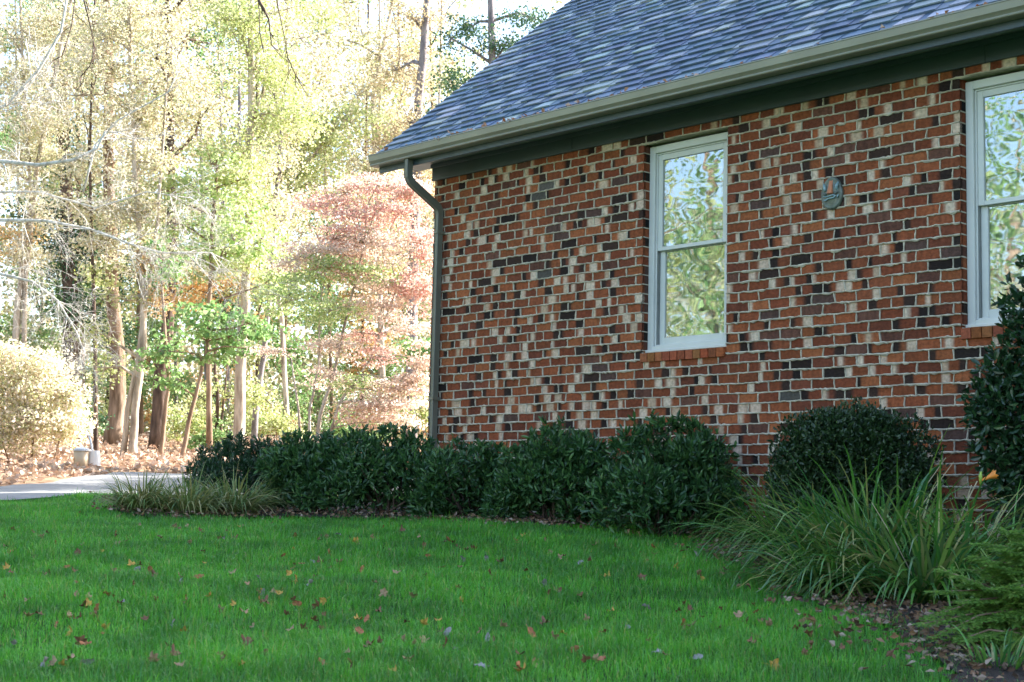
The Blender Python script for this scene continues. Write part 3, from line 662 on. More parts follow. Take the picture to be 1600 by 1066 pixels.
for (cn, kd, colr, lab) in fl_types:
    mat = simple('fallen_leaf_'+cn, colr, .7, .3, 60); ms_ = []
    for _ in range(3):
        me = fallen_leaf(kd); me.materials.append(mat); ms_.append(me)
    fl_mesh.append((ms_, lab))
spots = [(100, 885, 1), (260, 1022, 1), (42, 975, 0), (488, 885, 2), (720, 946, 3), (600, 940, 0), (502, 993, 0), (690, 895, 4), (905, 941, 1), (1125, 962, 1), (948, 908, 3), (350, 851, 2), (215, 898, 2), (342, 850, 0), (508, 846, 1), (655, 846, 0), (545, 868, 0), (852, 852, 0), (1305, 1005, 1), (1130, 905, 3), (290, 952, 0), (120, 940, 0), (130, 962, 1), (160, 1000, 4), (20, 1020, 2), (110, 1000, 3), (95, 1052, 3), (80, 1050, 0), (135, 1050, 2), (460, 890, 1), (310, 912, 4), (280, 922, 1), (750, 1055, 2), (770, 1010, 1), (630, 1010, 0), (830, 1005, 4), (880, 1003, 3), (1090, 1040, 2), (1000, 870, 0), (930, 860, 1), (760, 880, 2), (1070, 1000, 0), (1200, 990, 0), (1175, 1020, 1), (1010, 960, 2), (565, 900, 4), (620, 905, 0), (410, 935, 2), (190, 955, 2), (160, 870, 3), (85, 860, 4), (410, 1000, 0)]
for k in range(262):
    yy = 826+235*random.random()**1.15; spots.append((random.uniform(5, 1180 if yy < 900 else 1330), yy, random.choice([0, 0, 1, 1, 1, 4, 2, 3, 4, 1])))
for (px, py, ty) in spots:
    p = G(px, py)
    if in_poly(np.array([p.x]), np.array([p.y]), bed_poly)[0]: continue
    ms_, lab = fl_mesh[ty]; o = bpy.data.objects.new('fallen_leaf', random.choice(ms_)); C.objects.link(o)
    o.location = (p.x, p.y, gz(p.x, p.y)+random.uniform(.022, .045)); o.rotation_euler = (random.gauss(0, .7), random.gauss(0, .7), random.uniform(0, 6.28)); s = random.uniform(.6, 1.15); o.scale = (s, s, s)
    tag(o, lab, 'fallen leaf', 'fallen leaves scattered on the lawn')

# ------------------------------------------------------------------ shrubs near the house
def shrub(name, label, cat, px, d, wpx, top_px, mat, n, L, W, group=None, lump=9, upr=.8, zb=None, depth=.8):
    c = P(px, 800, d); x, y = c.x, c.y; g0 = float(gz(x, y)); top = P(px, top_px, d).z-g0; rx = wpx/2*d/F; ry = rx*depth
    root = thing(name, label, cat, (x, y, g0), group)
    # lumps that make an uneven outline
    lumps = []
    for k in range(lump+5):
        a = random.uniform(0, 6.28); q = random.uniform(.25, .86); hh = random.uniform(.42, .84)
        lumps.append((rx*q*math.cos(a), ry*q*math.sin(a), top*hh*(1-.25*q*q), random.uniform(.15, .27)))
    for k in range(lump+3):
        a = random.uniform(0, 6.28); q = random.uniform(.5, .88); lumps.append((rx*q*math.cos(a), ry*q*math.sin(a), top*random.uniform(.12, .45), random.uniform(.16, .28)))
    lumps += [(0, 0, top*.45, .48), (-.3*rx, 0, top*.35, .4), (.3*rx, 0, top*.35, .4)]
    pts = []; ax = []
    if cat == 'shrub' and L < .04: lumps = [(x_*.75, y_*.75, min(z_, top*.62), r_*1.25) for x_, y_, z_, r_ in lumps[:13]]+[(-.46*rx, 0, top*.60, .33), (.44*rx, 0, top*.57, .36), (0, 0, top*.64, .36), (-.25*rx, -.2*ry, top*.3, .46), (.3*rx, -.2*ry, top*.3, .46), (0, -.1*ry, top*.45, .45), (.15*rx, -.3*ry, top*.68, .22), (-.6*rx, -.2*ry, top*.42, .24)]
    per = n//len(lumps)
    for (lx, ly, lz, lr) in lumps:
        R_ = lr*rx*1.35; v = rand_unit(per); r = R_*(.55+.5*rng.random(per)**.6)[:, None]
        q = np.array([lx, ly, lz])+v*r*np.array([1, 1, min(1.1, top*.42/R_)]); pts.append(q); ax.append(v*.7+np.array([0, 0, upr])+.55*rng.normal(size=(per, 3)))
    q = np.concatenate(pts); ax = np.concatenate(ax); k = (q[:, 2] > .06*top) & (np.abs(q[:, 0]) < rx*1.08); 
    over = q[:, 2] > top; q[over, 2] = top-rng.random(over.sum())*.12
    q = q[k]; ax = ax[k]
    # whorls: each twig end carries several leaves
    for k in range(26 if L > .04 else 0):
        a = random.uniform(0, 6.28); rr_ = random.random()**.6; p0 = np.array([rx*rr_*.85*math.cos(a), ry*rr_*.85*math.sin(a), top*(.98-.35*rr_*rr_)-.05]); dv = np.array([random.gauss(0, .25)+.4*rr_*math.cos(a), random.gauss(0, .25), 1]); h_ = random.uniform(.04, .15)*(L/.085)**.5
        m_ = 12; t_ = rng.random(m_)[:, None]; q = np.concatenate([q, p0+dv*h_*t_+rng.normal(0, .006, (m_, 3))]); ax = np.concatenate([ax, dv*.9+rng.normal(0, .7, (m_, 3))])
    t = rng.random(len(q)) < .22; tips = q[t]; ta = norm(ax[t]); rep = 5
    wq = np.repeat(tips, rep, 0)+rng.normal(0, .006, (len(tips)*rep, 3)); wa = norm(np.repeat(ta, rep, 0)+.75*rng.normal(size=(len(tips)*rep, 3)))
    q = np.concatenate([q, wq]); ax = np.concatenate([norm(ax), wa])
    V, Q, T = leaf_blades(q, L, W, ax)
    link('foliage', mesh_np('foliage', V, Q, T), mat, root)
    st = MB()
    for k in range(14):
        lx, ly, lz, lr = random.choice(lumps); b0 = Vector((random.gauss(0, .10*rx), random.gauss(0, .1*ry), -.03)); e = Vector((lx, ly, lz))
        st.tube([b0, b0.lerp(e, .5)+Vector((random.gauss(0, .03), random.gauss(0, .03), 0)), e], [.011, .008, .004], 5)
    st.build('stem', M['bark_dark'], root)
    return root
hg = 'foundation hedge shrubs along the brick wall'
shrub('hedge_shrub', 'darkest fine-leaved hedge shrub at the left end, behind the striped grass clumps', 'shrub', 372, 15.0, 170, 680, M['lf_yew'], 5200, .055, .014, hg, 9, 1.0)
shrub('hedge_shrub', 'broad laurel shrub in front of the maple stems, left of the downspout', 'shrub', 488, 14.2, 175, 680, M['lf_hedge'], 4200, .068, .021, hg)
shrub('hedge_shrub', 'tall laurel shrub immediately left of the downspout', 'shrub', 604, 13.9, 185, 668, M['lf_hedge'], 4400, .068, .021, hg)
shrub('hedge_shrub', 'low laurel shrub right at the foot of the downspout', 'shrub', 728, 13.5, 160, 692, M['lf_hedge'], 3800, .068, .021, hg)
shrub('hedge_shrub', 'laurel shrub on bare brick between downspout and first window', 'shrub', 868, 12.9, 205, 666, M['lf_hedge'], 4600, .07, .022, hg, depth=.6)
shrub('hedge_shrub', 'largest laurel shrub, standing below the first window', 'shrub', 1045, 12.2, 250, 654, M['lf_hedge'], 5200, .072, .023, hg, depth=.55)
shrub('boxwood', 'rounded dark boxwood against the brick wall below the plaque', 'shrub', 1338, 10.45, 290, 604, M['lf_box'], 36000, .033, .016, None, 12, .5, depth=.5)
# big shrub at the right edge
hb = P(1640, 900, 10.0); hz = float(gz(hb.x, hb.y))
root = thing('camellia_bush', 'tall dark leafy bush covering the corner of the right window', 'bush', (hb.x, hb.y, hz))
clumps = [(1590, 660, 9.9, 75, 70), (1585, 730, 9.9, 60, 55), (1635, 560, 9.9, 75, 80), (1608, 490, 9.9, 38, 50), (1615, 790, 9.85, 65, 50), (1660, 700, 10, 90, 90), (1545, 640, 9.9, 40, 40), (1575, 590, 9.9, 45, 40), (1640, 420, 9.9, 40, 60), (1620, 850, 9.8, 60, 40)]
pts = []; ax = []; st = MB()
for (px, py, dd, rx, ry) in clumps:
    c = np.array(P(px, py, dd))-np.array([hb.x, hb.y, hz]); n_ = int(rx*ry*.17); v = rand_unit(n_)*(rng.random(n_)**.35)[:, None]
    q = c+v*np.array([rx, (rx+ry)*.4, ry])*dd/F; pts.append(q); ax.append(v*.6+.8*rng.normal(size=(n_, 3))+np.array([-.2, -.2, .2]))
    st.tube([(0, 0, 0), tuple(c*np.array([.5, .5, .45])), tuple(c)], [.022, .014, .005], 6)
for (px, py) in ((1572, 440), (1560, 470), (1585, 455), (1560, 500), (1590, 410), (1545, 545), (1530, 575), (1515, 600), (1520, 640), (1510, 690)):
    e = np.array(P(px, py, 9.9))-np.array([hb.x, hb.y, hz]); s_ = np.array(P(px+70, py+60, 9.9))-np.array([hb.x, hb.y, hz])
    st.tube([tuple(s_), tuple((s_+e)/2+[0, 0, .01]), tuple(e)], [.006, .004, .002], 5); t = rng.random(26)[:, None]; q = s_+(e-s_)*t+rng.normal(0, .012, (26, 3)); pts.append(q); ax.append((e-s_)/np.linalg.norm(e-s_)+.7*rng.normal(size=(26, 3)))
V, Q, T = leaf_blades(np.concatenate(pts), .072, .03, np.concatenate(ax)); link('foliage', mesh_np('foliage', V, Q, T), M['lf_holly'], root); st.build('stem', M['bark_dark'], root)

# strap-leaved clumps
def strap_clump(name, label, px, py, n, L, W, mat, group, spread=.06, droop=2.0, up_=.9, out=.8, dead=0):
    p = G(px, py); g0 = float(gz(p.x, p.y)); root = thing(name, label, 'plant', (p.x, p.y, g0), group)
    a = rng.uniform(0, 2*np.pi, n); r = spread*np.sqrt(rng.random(n)); base = np.stack([r*np.cos(a), r*np.sin(a), np.zeros(n)], 1)
    o_ = out*(.14+.86*rng.random(n)**.85); a2 = a+rng.normal(0, .5, n); dr = np.stack([o_*np.cos(a2), o_*np.sin(a2), np.full(n, up_)], 1)
    LL = L*rng.uniform(.55, 1.15, n); V, Q = ribbons(base, dr, LL, W*rng.uniform(.7, 1.25, n), droop*rng.uniform(.5, 1.3, n))
    V[:, 2] = np.maximum(V[:, 2], .015)
    link('leaves', mesh_np('leaves', V, Q, smooth=True), mat, root)
    return root
lg = 'striped grassy clumps at the left end of the bed'
strap_clump('liriope_clump', 'leftmost striped grassy clump, at the driveway end of the bed', 222, 801, 380, .46, .014, M['lf_liri'], lg, .17, 2.6, .95, 1.2)
strap_clump('liriope_clump', 'middle striped grassy clump with an orange leaf caught in it', 292, 806, 380, .48, .014, M['lf_liri'], lg, .18, 2.6, .95, 1.2)
strap_clump('liriope_clump', 'rightmost striped grassy clump, in front of the dark left hedge shrub', 366, 806, 380, .50, .014, M['lf_liri'], lg, .18, 2.6, .95, 1.2)
dg = 'daylily clumps at the right of the bed'
strap_clump('daylily_clump', 'small daylily clump nearest the wall gap, left end of the daylilies', 1140, 834, 340, .74, .016, M['lf_lily'], dg, .20, 2.6, .72, 1.5)
strap_clump('daylily_clump', 'second daylily clump from the hedge end, in front of the bare brick gap', 1205, 852, 420, .80, .018, M['lf_lily'], dg, .22, 2.5, .78, 1.45)
strap_clump('daylily_clump', 'daylily clump in front of the left side of the boxwood', 1272, 884, 560, .86, .020, M['lf_lily'], dg, .24, 2.5, .82, 1.35)
strap_clump('daylily_clump', 'largest daylily clump, centred in front of the boxwood', 1362, 918, 680, .92, .023, M['lf_lily'], dg, .26, 2.45, .86, 1.3)
strap_clump('daylily_clump', 'daylily clump leaning over the lawn edge in front of the others', 1300, 930, 340, .64, .018, M['lf_lily'], dg, .2, 2.8, .7, 1.5)
strap_clump('daylily_clump', 'daylily clump just left of the feathery conifer', 1450, 945, 520, .84, .022, M['lf_lily'], dg, .24, 2.5, .82, 1.35)
fl = strap_clump('daylily_clump', 'daylily clump carrying the single orange flower', 1535, 935, 480, .80, .022, M['lf_lily'], dg, .22, 2.5, .82, 1.35)
strap_clump('low_grass_tuft', 'small grassy tuft on dark mulch at the lower right corner', 1560, 1050, 70, .22, .012, M['lf_lily'], None, .12, 2.0, .9, .8)
M['stalk'] = simple('dry_flower_stalk', (.42, .36, .22), .8, .2, 20); M['lily'] = simple('orange_lily_petal', (.75, .24, .03), .5, .2, 30); M['bud'] = simple('green_bud', (.30, .42, .06), .5, .15, 30)
def rel(px, py, d, root): return P(px, py, d)-Vector(root.location)
fd = fl.location.y
o = MB(); o.tube([(0, 0, 0), rel(1490, 835, fd, fl), rel(1510, 785, fd, fl), rel(1527, 752, fd, fl)], [.005, .0045, .004, .0035], 6); o.tube([rel(1510, 785, fd, fl), rel(1514, 770, fd, fl), rel(1518, 758, fd, fl)], .003, 5)
o.build('flower_stalk', M['stalk'], fl, True)
o = MB(); a = rel(1530, 752, fd, fl); b_ = rel(1556, 741, fd, fl); dv = (b_-a).normalized(); e1 = dv.orthogonal().normalized(); e2 = dv.cross(e1); ln = (b_-a).length
V = []; prof = [(0, .005), (.3, .008), (.6, .012), (.8, .020), (.92, .033)]
for t, r in prof:
    for k in range(12):
        th = 2*math.pi*k/12; rr = r*(1.0 if k % 2 else (.75 if t > .7 else 1)); V.append(a+dv*(ln*(t+(.12 if k % 2 and t > .9 else 0)))+(e1*math.cos(th)+e2*math.sin(th))*rr)
o.add(V, [(r*12+k, r*12+(k+1) % 12, (r+1)*12+(k+1) % 12, (r+1)*12+k) for r in range(4) for k in range(12)]); o.build('flower', M['lily'], fl, True)
o = MB(); o.tube([rel(1532, 757, fd, fl), rel(1532, 745, fd, fl), rel(1533, 737, fd, fl)], [.006, .012, .004], 8); o.build('bud', M['bud'], fl, True)
# dry stalks standing up out of the clumps
for q, root in (([(1340, 880), (1440, 770), (1470, 740)], None), ):
    pass
bycl = [o_ for o_ in C.objects if o_.name.startswith('daylily_clump')]
for ci, segs in ((3, [(1345, 885), (1425, 790), (1478, 715)]), (3, [(1350, 885), (1440, 790), (1490, 722)]), (2, [(1255, 850), (1232, 790), (1230, 720)]), (2, [(1255, 850), (1270, 800), (1276, 718)]), (5, [(1425, 900), (1395, 840), (1362, 785)]), (0, [(1175, 822), (1140, 775), (1112, 752)]), (6, [(1512, 880), (1565, 815), (1600, 770)]), (4, [(1270, 905), (1230, 880), (1195, 862)])):
    rt_ = bycl[ci]; dd = rt_.location.y; o = MB(); o.tube([(0, 0, .0)]+[rel(*s_, dd, rt_) for s_ in segs[1:]], [.0035, .0028, .002], 5); o.build('dry_stalk', M['stalk'], rt_)

# feathery conifer at the lower right
cp = G(1640, 1010); g0 = float(gz(cp.x, cp.y)); root = thing('feathery_conifer', 'lime green feathery low conifer at the lower right corner', 'shrub', (cp.x, cp.y, g0))
pts = []; ax = []; st = MB()
sprays = [((1610, 960), (1470, 890), 0), ((1620, 960), (1440, 975), .0), ((1620, 950), (1500, 940), 0), ((1600, 960), (1470, 1010), 0), ((1620, 930), (1540, 880), 0), ((1600, 980), (1520, 1020), 0), ((1640, 900), (1560, 860), 0), ((1600, 930), (1480, 955), .1), ((1640, 940), (1560, 920), -.1), ((1620, 990), (1550, 1030), 0), ((1560, 950), (1450, 965), .05), ((1580, 930), (1505, 915), .1), ((1640, 880), (1590, 850), 0), ((1590, 990), (1500, 1000), -.1), ((1600, 900), (1545, 905), .1), ((1610, 940), (1455, 925), .1), ((1600, 950), (1460, 995), -.05), ((1620, 910), (1520, 870), .05), ((1610, 970), (1490, 975), .15), ((1630, 930), (1570, 890), .0), ((1590, 960), (1500, 1030), .1), ((1640, 960), (1560, 960), 0), ((1640, 900), (1580, 930), -.1), ((1600, 1000), (1540, 1000), .1), ((1640, 880), (1530, 850), .1), ((1640, 870), (1575, 830), .2), ((1620, 1010), (1510, 1045), .0), ((1640, 1030), (1540, 1060), .0), ((1640, 920), (1500, 890), .2), ((1620, 1000), (1480, 1025), .1)]
def C2(px, py, off=0): return np.array(P(px, py, cp.y-.15+off))-np.array([cp.x, cp.y, g0])
for (a, b_, off) in sprays:
    A0 = C2(*a, off); B0 = C2(*b_, off-.1); st.tube([(.05, .05, 0), tuple(A0*.6), tuple(A0)], [.012, .008, .006], 5); md = (A0+B0)/2+np.array([0, 0, .03]); st.tube([tuple(A0), tuple(md), tuple(B0)], [.006, .004, .002], 5)
    for j in range(30):
        t = j/29; c = A0*(1-t)**2+2*md*t*(1-t)+B0*t*t; tg = norm((B0-A0)[None])[0]; sv = np.cross(tg, [0, 0, 1]); Ls = .10*(1-t)+.03
        for sg in (-1, 1):
            dv = tg*.6+sg*sv*.9+np.array([0, 0, -.15])+rng.normal(0, .15, 3); dv /= np.linalg.norm(dv); m_ = int(Ls/.0045); tt2 = np.linspace(0, 1, m_)[:, None]
            pts.append(c+dv*tt2*Ls); s3 = np.where(np.arange(m_) % 2, 1, -1)[:, None]; nv = np.cross(dv, [0, 0, 1.]); ax.append(dv*.8+s3*nv*.8+rng.normal(0, .2, (m_, 3)))
V, T = leaf_cards(np.concatenate(pts), .026, .0075, axis=np.concatenate(ax)); link('foliage', mesh_np('foliage', V, None, T), M['lf_fern'], root); st.build('stem', M['bark_brown'], root)

# ------------------------------------------------------------------ trees
def bend(p0, p1, k=.12):
    m_ = (p0+p1)/2; L_ = (p1-p0).length; return m_+Vector((random.gauss(0, k*L_), random.gauss(0, k*L_), random.gauss(0, k*.6*L_)+.08*L_))
DENS = 6.8
def tree(name, label, cat, trunks, d, rad, clumps, mats, bark, leaf=.085, dens=1.0, group=None, sub=7, flat=.7, depthk=1.0, limb=True):
    """trunks: list of pixel polylines; clumps: (px,py,rx,ry[,matindex])"""
    b0 = trunks[0][0]; base = P(b0[0], b0[1], d); bz = float(gz(base.x, base.y)); base.z = bz
    root = thing(name, label, cat, base, group); tb = MB(); lines = []; rad = rad*.78
    for ti, tr in enumerate(trunks):
        pts = [P(px, py, d)-base for px, py in tr]
        if ti == 0 or abs(pts[0].z) < .8: pts[0].z = -.1
        fine = []
        for i in range(len(pts)-1):
            for t in (0, .33, .66): fine.append(pts[i].lerp(pts[i+1], t)+Vector((random.gauss(0, .10*rad), random.gauss(0, .12*rad), 0))*(1 if i+t > 0 else 0))
        fine.append(pts[-1]); r0 = rad*(1 if ti == 0 else .72); m_ = len(fine)
        tb.tube(fine, [r0*(1.25 if k == 0 else 1)*(1-.6*k/(m_-1)) for k in range(m_)], 9); lines.append(fine)
    if name == 'woodland_tree' and clumps:
        clumps = list(clumps)
        for tr in trunks:
            ys = [q[1] for q in tr][::-1]; xs2 = [q[0] for q in tr][::-1]
            for yy in range(max(-30, int(min(ys))), 455, 72):
                clumps.append((float(np.interp(yy, ys, xs2))+random.uniform(-30, 30), yy+random.uniform(-15, 15), random.uniform(36, 54), random.uniform(26, 38), 0))
    allp = [p for ln in lines for p in ln]
    by = {}
    for cl in clumps:
        px, py, rx, ry = cl[:4]; mi = cl[4] if len(cl) > 4 else 0; c = P(px, py, d)-base; s = d/F; rx *= s; ry *= s; rd = (rx*.75+ry*.25)*depthk
        if limb:
            cand = [p for p in allp if p.z < c.z+.2] or allp; st = min(cand, key=lambda p: (p-c).length+.4*abs((c.z-p.z)-.45*(Vector((p.x-c.x, p.y-c.y)).length)))
            lr = max(.010, min(rad*.4, .05)); tb.tube([st, bend(st, c), c], [lr, lr*.7, lr*.45], 6)
        ns = max(5, int(sub*(1+rx*ry*.35))); v = rand_unit(ns)*(rng.random(ns)**.42)[:, None]; sc_ = c+0*c; sub_c = np.array(c)+v*np.array([rx, rd, ry])
        area = rx*ry*3.14; nl = int(DENS*dens*area*.62/(leaf*leaf*.5)); per = max(6, nl//ns)
        for q in sub_c:
            if limb and random.random() < .75:
                e = Vector(q); tb.tube([c, bend(c, e, .08), e], [lr*.45, .009, .004], 4, cap=False)
                for _ in range(2):
                    e2 = e+Vector(rng.normal(0, 1, 3)*np.array([rx, rd, ry*.5])*.35); tb.tube([e, bend(e, e2, .08), e2], [.006, .004, .0025], 3, cap=False)
            sg = np.array([rx, rd, ry*flat])*(.26+.12*random.random())
            p_ = q+rng.normal(size=(per, 3))*sg; by.setdefault(mi, []).append(p_)
    for mi, lst in by.items():
        p_ = np.concatenate(lst); k = p_[:, 2] > .15; p_ = p_[k]; a = rng.normal(size=(len(p_), 3))*np.array([1, 1, .6])+np.array([0, 0, -.35])
        V, T = leaf_cards(p_, leaf, leaf*.72, axis=a); link('crown', mesh_np('crown', V, None, T), mats[mi], root)
    tb.build('trunk', bark, root, True)
    return root
tg = 'woodland trees beyond the driveway'
tree('woodland_tree', 'pale sunlit twin-stemmed tree right of the bucket', 'tree', [[(207, 718), (211, 640), (224, 545), (222, 420), (214, 300), (206, 150), (200, -60)], [(192, 716), (200, 640), (214, 560), (236, 430), (250, 300), (262, 120)]], 30, .11,
     [(215, 190, 70, 60), (170, 60, 80, 60), (240, 20, 70, 50), (120, 150, 60, 50), (230, 330, 45, 30), (200, 470, 40, 22, 1), (150, 520, 40, 30, 1), (165, 575, 36, 26, 1), (250, 480, 26, 40, 2), (225, 400, 18, 34, 2)], [M['lf_pale'], M['lf_yg'], M['lf_orange']], M['bark_pale'], .07, .38, tg)
tree('woodland_tree', 'thick dark trunk behind the green maple sapling', 'tree', [[(246, 692), (250, 600), (262, 500), (270, 420), (266, 250), (262, -90)]], 36, .24, [(290, 60, 100, 80), (240, 150, 60, 70), (330, 0, 80, 40), (310, 190, 60, 40)], [M['lf_pale']], M['bark_dark'], .075, .36, tg)
tree('woodland_tree', 'widest brown trunk standing just right of the bucket', 'tree', [[(178, 697), (186, 600), (176, 450), (170, 200), (166, -90)]], 38, .30, [(140, 40, 90, 70), (190, 240, 40, 50), (100, 130, 70, 60)], [M['lf_pale']], M['bark_brown'], .075, .36, tg)
tree('woodland_tree', 'thin dark straight trunk directly above the bucket', 'tree', [[(151, 712), (149, 600), (146, 450), (140, 250), (150, -60)]], 31, .065, [(130, 300, 60, 40), (165, 380, 40, 30), (150, 430, 40, 30, 1)], [M['lf_pale'], M['lf_yg']], M['bark_dark'], .08, .4, tg)
tree('woodland_tree', 'slender tree with brown foot leaning right beside the dark trunk', 'tree', [[(250, 716), (258, 640), (264, 600), (255, 480), (250, 400)]], 29.5, .065, [(262, 590, 24, 18), (240, 560, 30, 20), (270, 540, 24, 20)], [M['lf_green']], M['bark_brown'], .10, .6, tg)
tree('maple_sapling', 'green maple sapling with leaning thin trunk and broad flat leaf layers', 'tree', [[(283, 718), (295, 660), (310, 600), (322, 550), (330, 500)]], 28, .062,
     [(300, 520, 55, 18), (360, 525, 55, 22), (400, 545, 34, 16), (272, 600, 26, 18), (250, 548, 26, 14), (330, 490, 60, 18), (390, 505, 40, 18), (320, 560, 40, 14)], [M['lf_green']], M['bark_brown'], .12, .8, None, 7, .45)
tree('woodland_tree', 'two-toned brown and white trunk near the left hedge shrub', 'tree', [[(373, 705), (375, 600), (383, 500), (390, 350), (392, 100), (395, -90)]], 32, .17, [(400, 110, 90, 70), (380, 250, 80, 60), (450, 190, 60, 50), (350, 30, 70, 50), (430, 20, 80, 50)], [M['lf_yg']], M['bark_pale'], .07, .38, tg)
tree('woodland_tree', 'slim leaning grey trunk between the striped trunk and the red maple', 'tree', [[(396, 705), (402, 620), (412, 560), (425, 420), (440, 200), (455, -90)]], 34, .10, [(470, 60, 90, 70), (500, 130, 70, 50), (440, 270, 50, 50)], [M['lf_pale']], M['bark_grey'], .07, .38, tg)
tree('woodland_tree', 'low double-stemmed tree with orange and yellow leaves behind the sapling', 'tree', [[(338, 708), (340, 620), (335, 560), (345, 470)], [(342, 708), (350, 620), (356, 570)]], 33, .06, [(350, 460, 60, 32), (390, 450, 45, 36, 1), (320, 620, 34, 26, 1), (410, 620, 40, 40, 1), (300, 450, 40, 30)], [M['lf_orange'], M['lf_yg']], M['bark_dark'], .08, .6, tg)
tree('japanese_maple', 'red and pink layered maple with fanned pale stems left of the downspout', 'tree', [[(492, 700), (500, 650), (520, 590), (545, 480), (570, 380)], [(484, 700), (484, 640), (498, 570), (500, 470)], [(498, 700), (530, 630), (580, 560), (620, 450)], [(475, 700), (466, 640), (455, 560)]], 24.8, .05,
     [(590, 290, 60, 24, 0), (640, 290, 40, 30, 1), (540, 300, 40, 20, 1), (470, 400, 50, 30, 1), (665, 450, 26, 50, 0), (580, 460, 60, 30, 1), (540, 420, 50, 24, 0), (655, 560, 30, 30, 1), (600, 640, 50, 18, 1), (560, 380, 60, 26, 1), (555, 330, 75, 34, 0), (625, 330, 48, 36, 0), (600, 385, 80, 30, 1), (600, 640, 60, 24, 1), (560, 650, 40, 20, 1), (645, 600, 36, 30, 1), (560, 600, 40, 20, 2), (520, 375, 50, 26, 0), (640, 430, 40, 36, 0), (560, 430, 60, 26, 2), (490, 420, 55, 30, 2), (455, 470, 45, 36, 2), (520, 485, 60, 26, 2), (600, 480, 60, 22, 1), (530, 540, 50, 22, 1), (428, 548, 40, 9, 1), (640, 520, 40, 26, 1), (590, 555, 50, 16, 0), (590, 600, 50, 16, 1), (630, 625, 40, 20, 1), (615, 660, 40, 16, 1), (508, 588, 38, 16, 1), (565, 520, 30, 16, 0), (660, 380, 30, 40, 0), (650, 580, 30, 20, 1)],
     [M['lf_red'], M['lf_pink'], M['lf_light']], M['bark_pale'], .052, .72, None, 9, .42)
tree('woodland_tree', 'forked pale trunk at the left edge above the pale bush', 'tree', [[(18, 700), (26, 500), (36, 420), (58, 260), (88, 110), (122, -60)], [(34, 700), (38, 470), (52, 330), (40, 200), (30, -40)]], 36, .12, [(60, 150, 80, 70), (20, 60, 70, 60), (110, 40, 60, 50), (20, 260, 50, 50), (30, 380, 45, 36, 1)], [M['lf_pale'], M['lf_orange']], M['bark_pale'], .07, .34, tg)
tree('woodland_tree', 'dark shaded trunk wrapped in evergreen foliage above the bush', 'tree', [[(110, 700), (112, 520), (108, 400), (100, 250), (97, 50), (95, -90)]], 42, .32, [(80, 400, 55, 60), (150, 400, 45, 60), (110, 480, 55, 50), (190, 430, 40, 50), (60, 330, 40, 40), (180, 520, 40, 40)], [M['lf_ever']], M['bark_dark'], .09, .5, tg)
tree('woodland_tree', 'tall purple-grey trunk rising beside the left end of the roof', 'tree', [[(640, 700), (645, 400), (655, 150), (668, 0), (675, -110)]], 42, .22, [(640, 190, 45, 60), (620, 110, 50, 40), (690, 240, 30, 40), (600, 240, 40, 40), (650, 290, 40, 30, 1)], [M['lf_tan'], M['lf_orange']], M['bark_grey'], .07, .38, tg)
tree('woodland_tree', 'branching thin trunk left of the purple-grey trunk', 'tree', [[(600, 700), (590, 320), (582, 150), (600, 60), (628, -60)], [(590, 320), (615, 200), (640, 110)]], 46, .12, [(560, 150, 70, 60), (530, 60, 60, 50), (560, 250, 60, 40), (590, 90, 30, 30)], [M['lf_pale']], M['bark_pale'], .09, .4, tg)
tree('woodland_tree', 'crooked pale trunk in the middle above the red maple', 'tree', [[(452, 700), (440, 500), (420, 340), (450, 240), (478, 140), (500, 40)], [(420, 340), (500, 230), (540, 180)]], 38, .09, [(460, 230, 70, 50), (500, 290, 60, 36), (520, 190, 60, 50), (410, 320, 50, 40), (570, 290, 40, 30)], [M['lf_yg']], M['bark_pale'], .085, .48, tg)
tree('evergreen_tree', 'blue-green tree showing just over the sloping roof edge', 'tree', [[(772, 700), (770, 300), (768, 100), (765, -100)]], 40, .22, [(730, 130, 50, 36), (790, 70, 60, 36), (700, 190, 36, 30), (840, 30, 60, 30), (740, 40, 40, 24), (800, 130, 50, 30), (705, 60, 30, 24)], [M['lf_ever']], M['bark_grey'], .085, .5)
tree('woodland_tree', 'bright green and yellow maple in the middle of the woods', 'tree', [[(328, 708), (325, 520), (330, 380), (340, 250)]], 31, .08, [(310, 300, 70, 30), (360, 340, 70, 32), (280, 350, 50, 30), (400, 390, 60, 30), (300, 410, 60, 26), (430, 430, 40, 30), (260, 300, 40, 26, 1), (380, 280, 50, 26, 1), (350, 420, 60, 20, 1)], [M['lf_light'], M['lf_yg']], M['bark_brown'], .10, .6, tg, 8, .5)
for (px, py, dd, rr, mk, lab) in ((430, 655, 37, 50, 'lf_yg', 'yellow-green bush behind the slim leaning trunk'), (560, 660, 34, 50, 'lf_green', 'green bush under the red maple'), (300, 660, 38, 45, 'lf_yg', 'yellowish bush behind the sapling trunk'),
                                    (652, 640, 32, 45, 'lf_yg', 'yellow-green bush right beside the downspout'), (660, 540, 36, 40, 'lf_green', 'leafy green bush above the one beside the downspout'), (140, 650, 34, 30, 'lf_ever', 'small blue-green bush behind the bucket'), (330, 680, 33, 36, 'lf_green', 'low green bush left of the two-toned trunk')):
    tree('understory_bush', lab, 'bush', [[(px, 712), (px+3, (py+712)/2), (px-2, py)]], dd, .03, [(px, py, rr, rr*.6), (px-rr*.5, py+14, rr*.5, rr*.4), (px+rr*.5, py+8, rr*.5, rr*.4)], [M[mk]], M['bark_brown'], .085, .7, 'bushes under the woodland trees')
fg = 'slim trees crowded in the background woods'
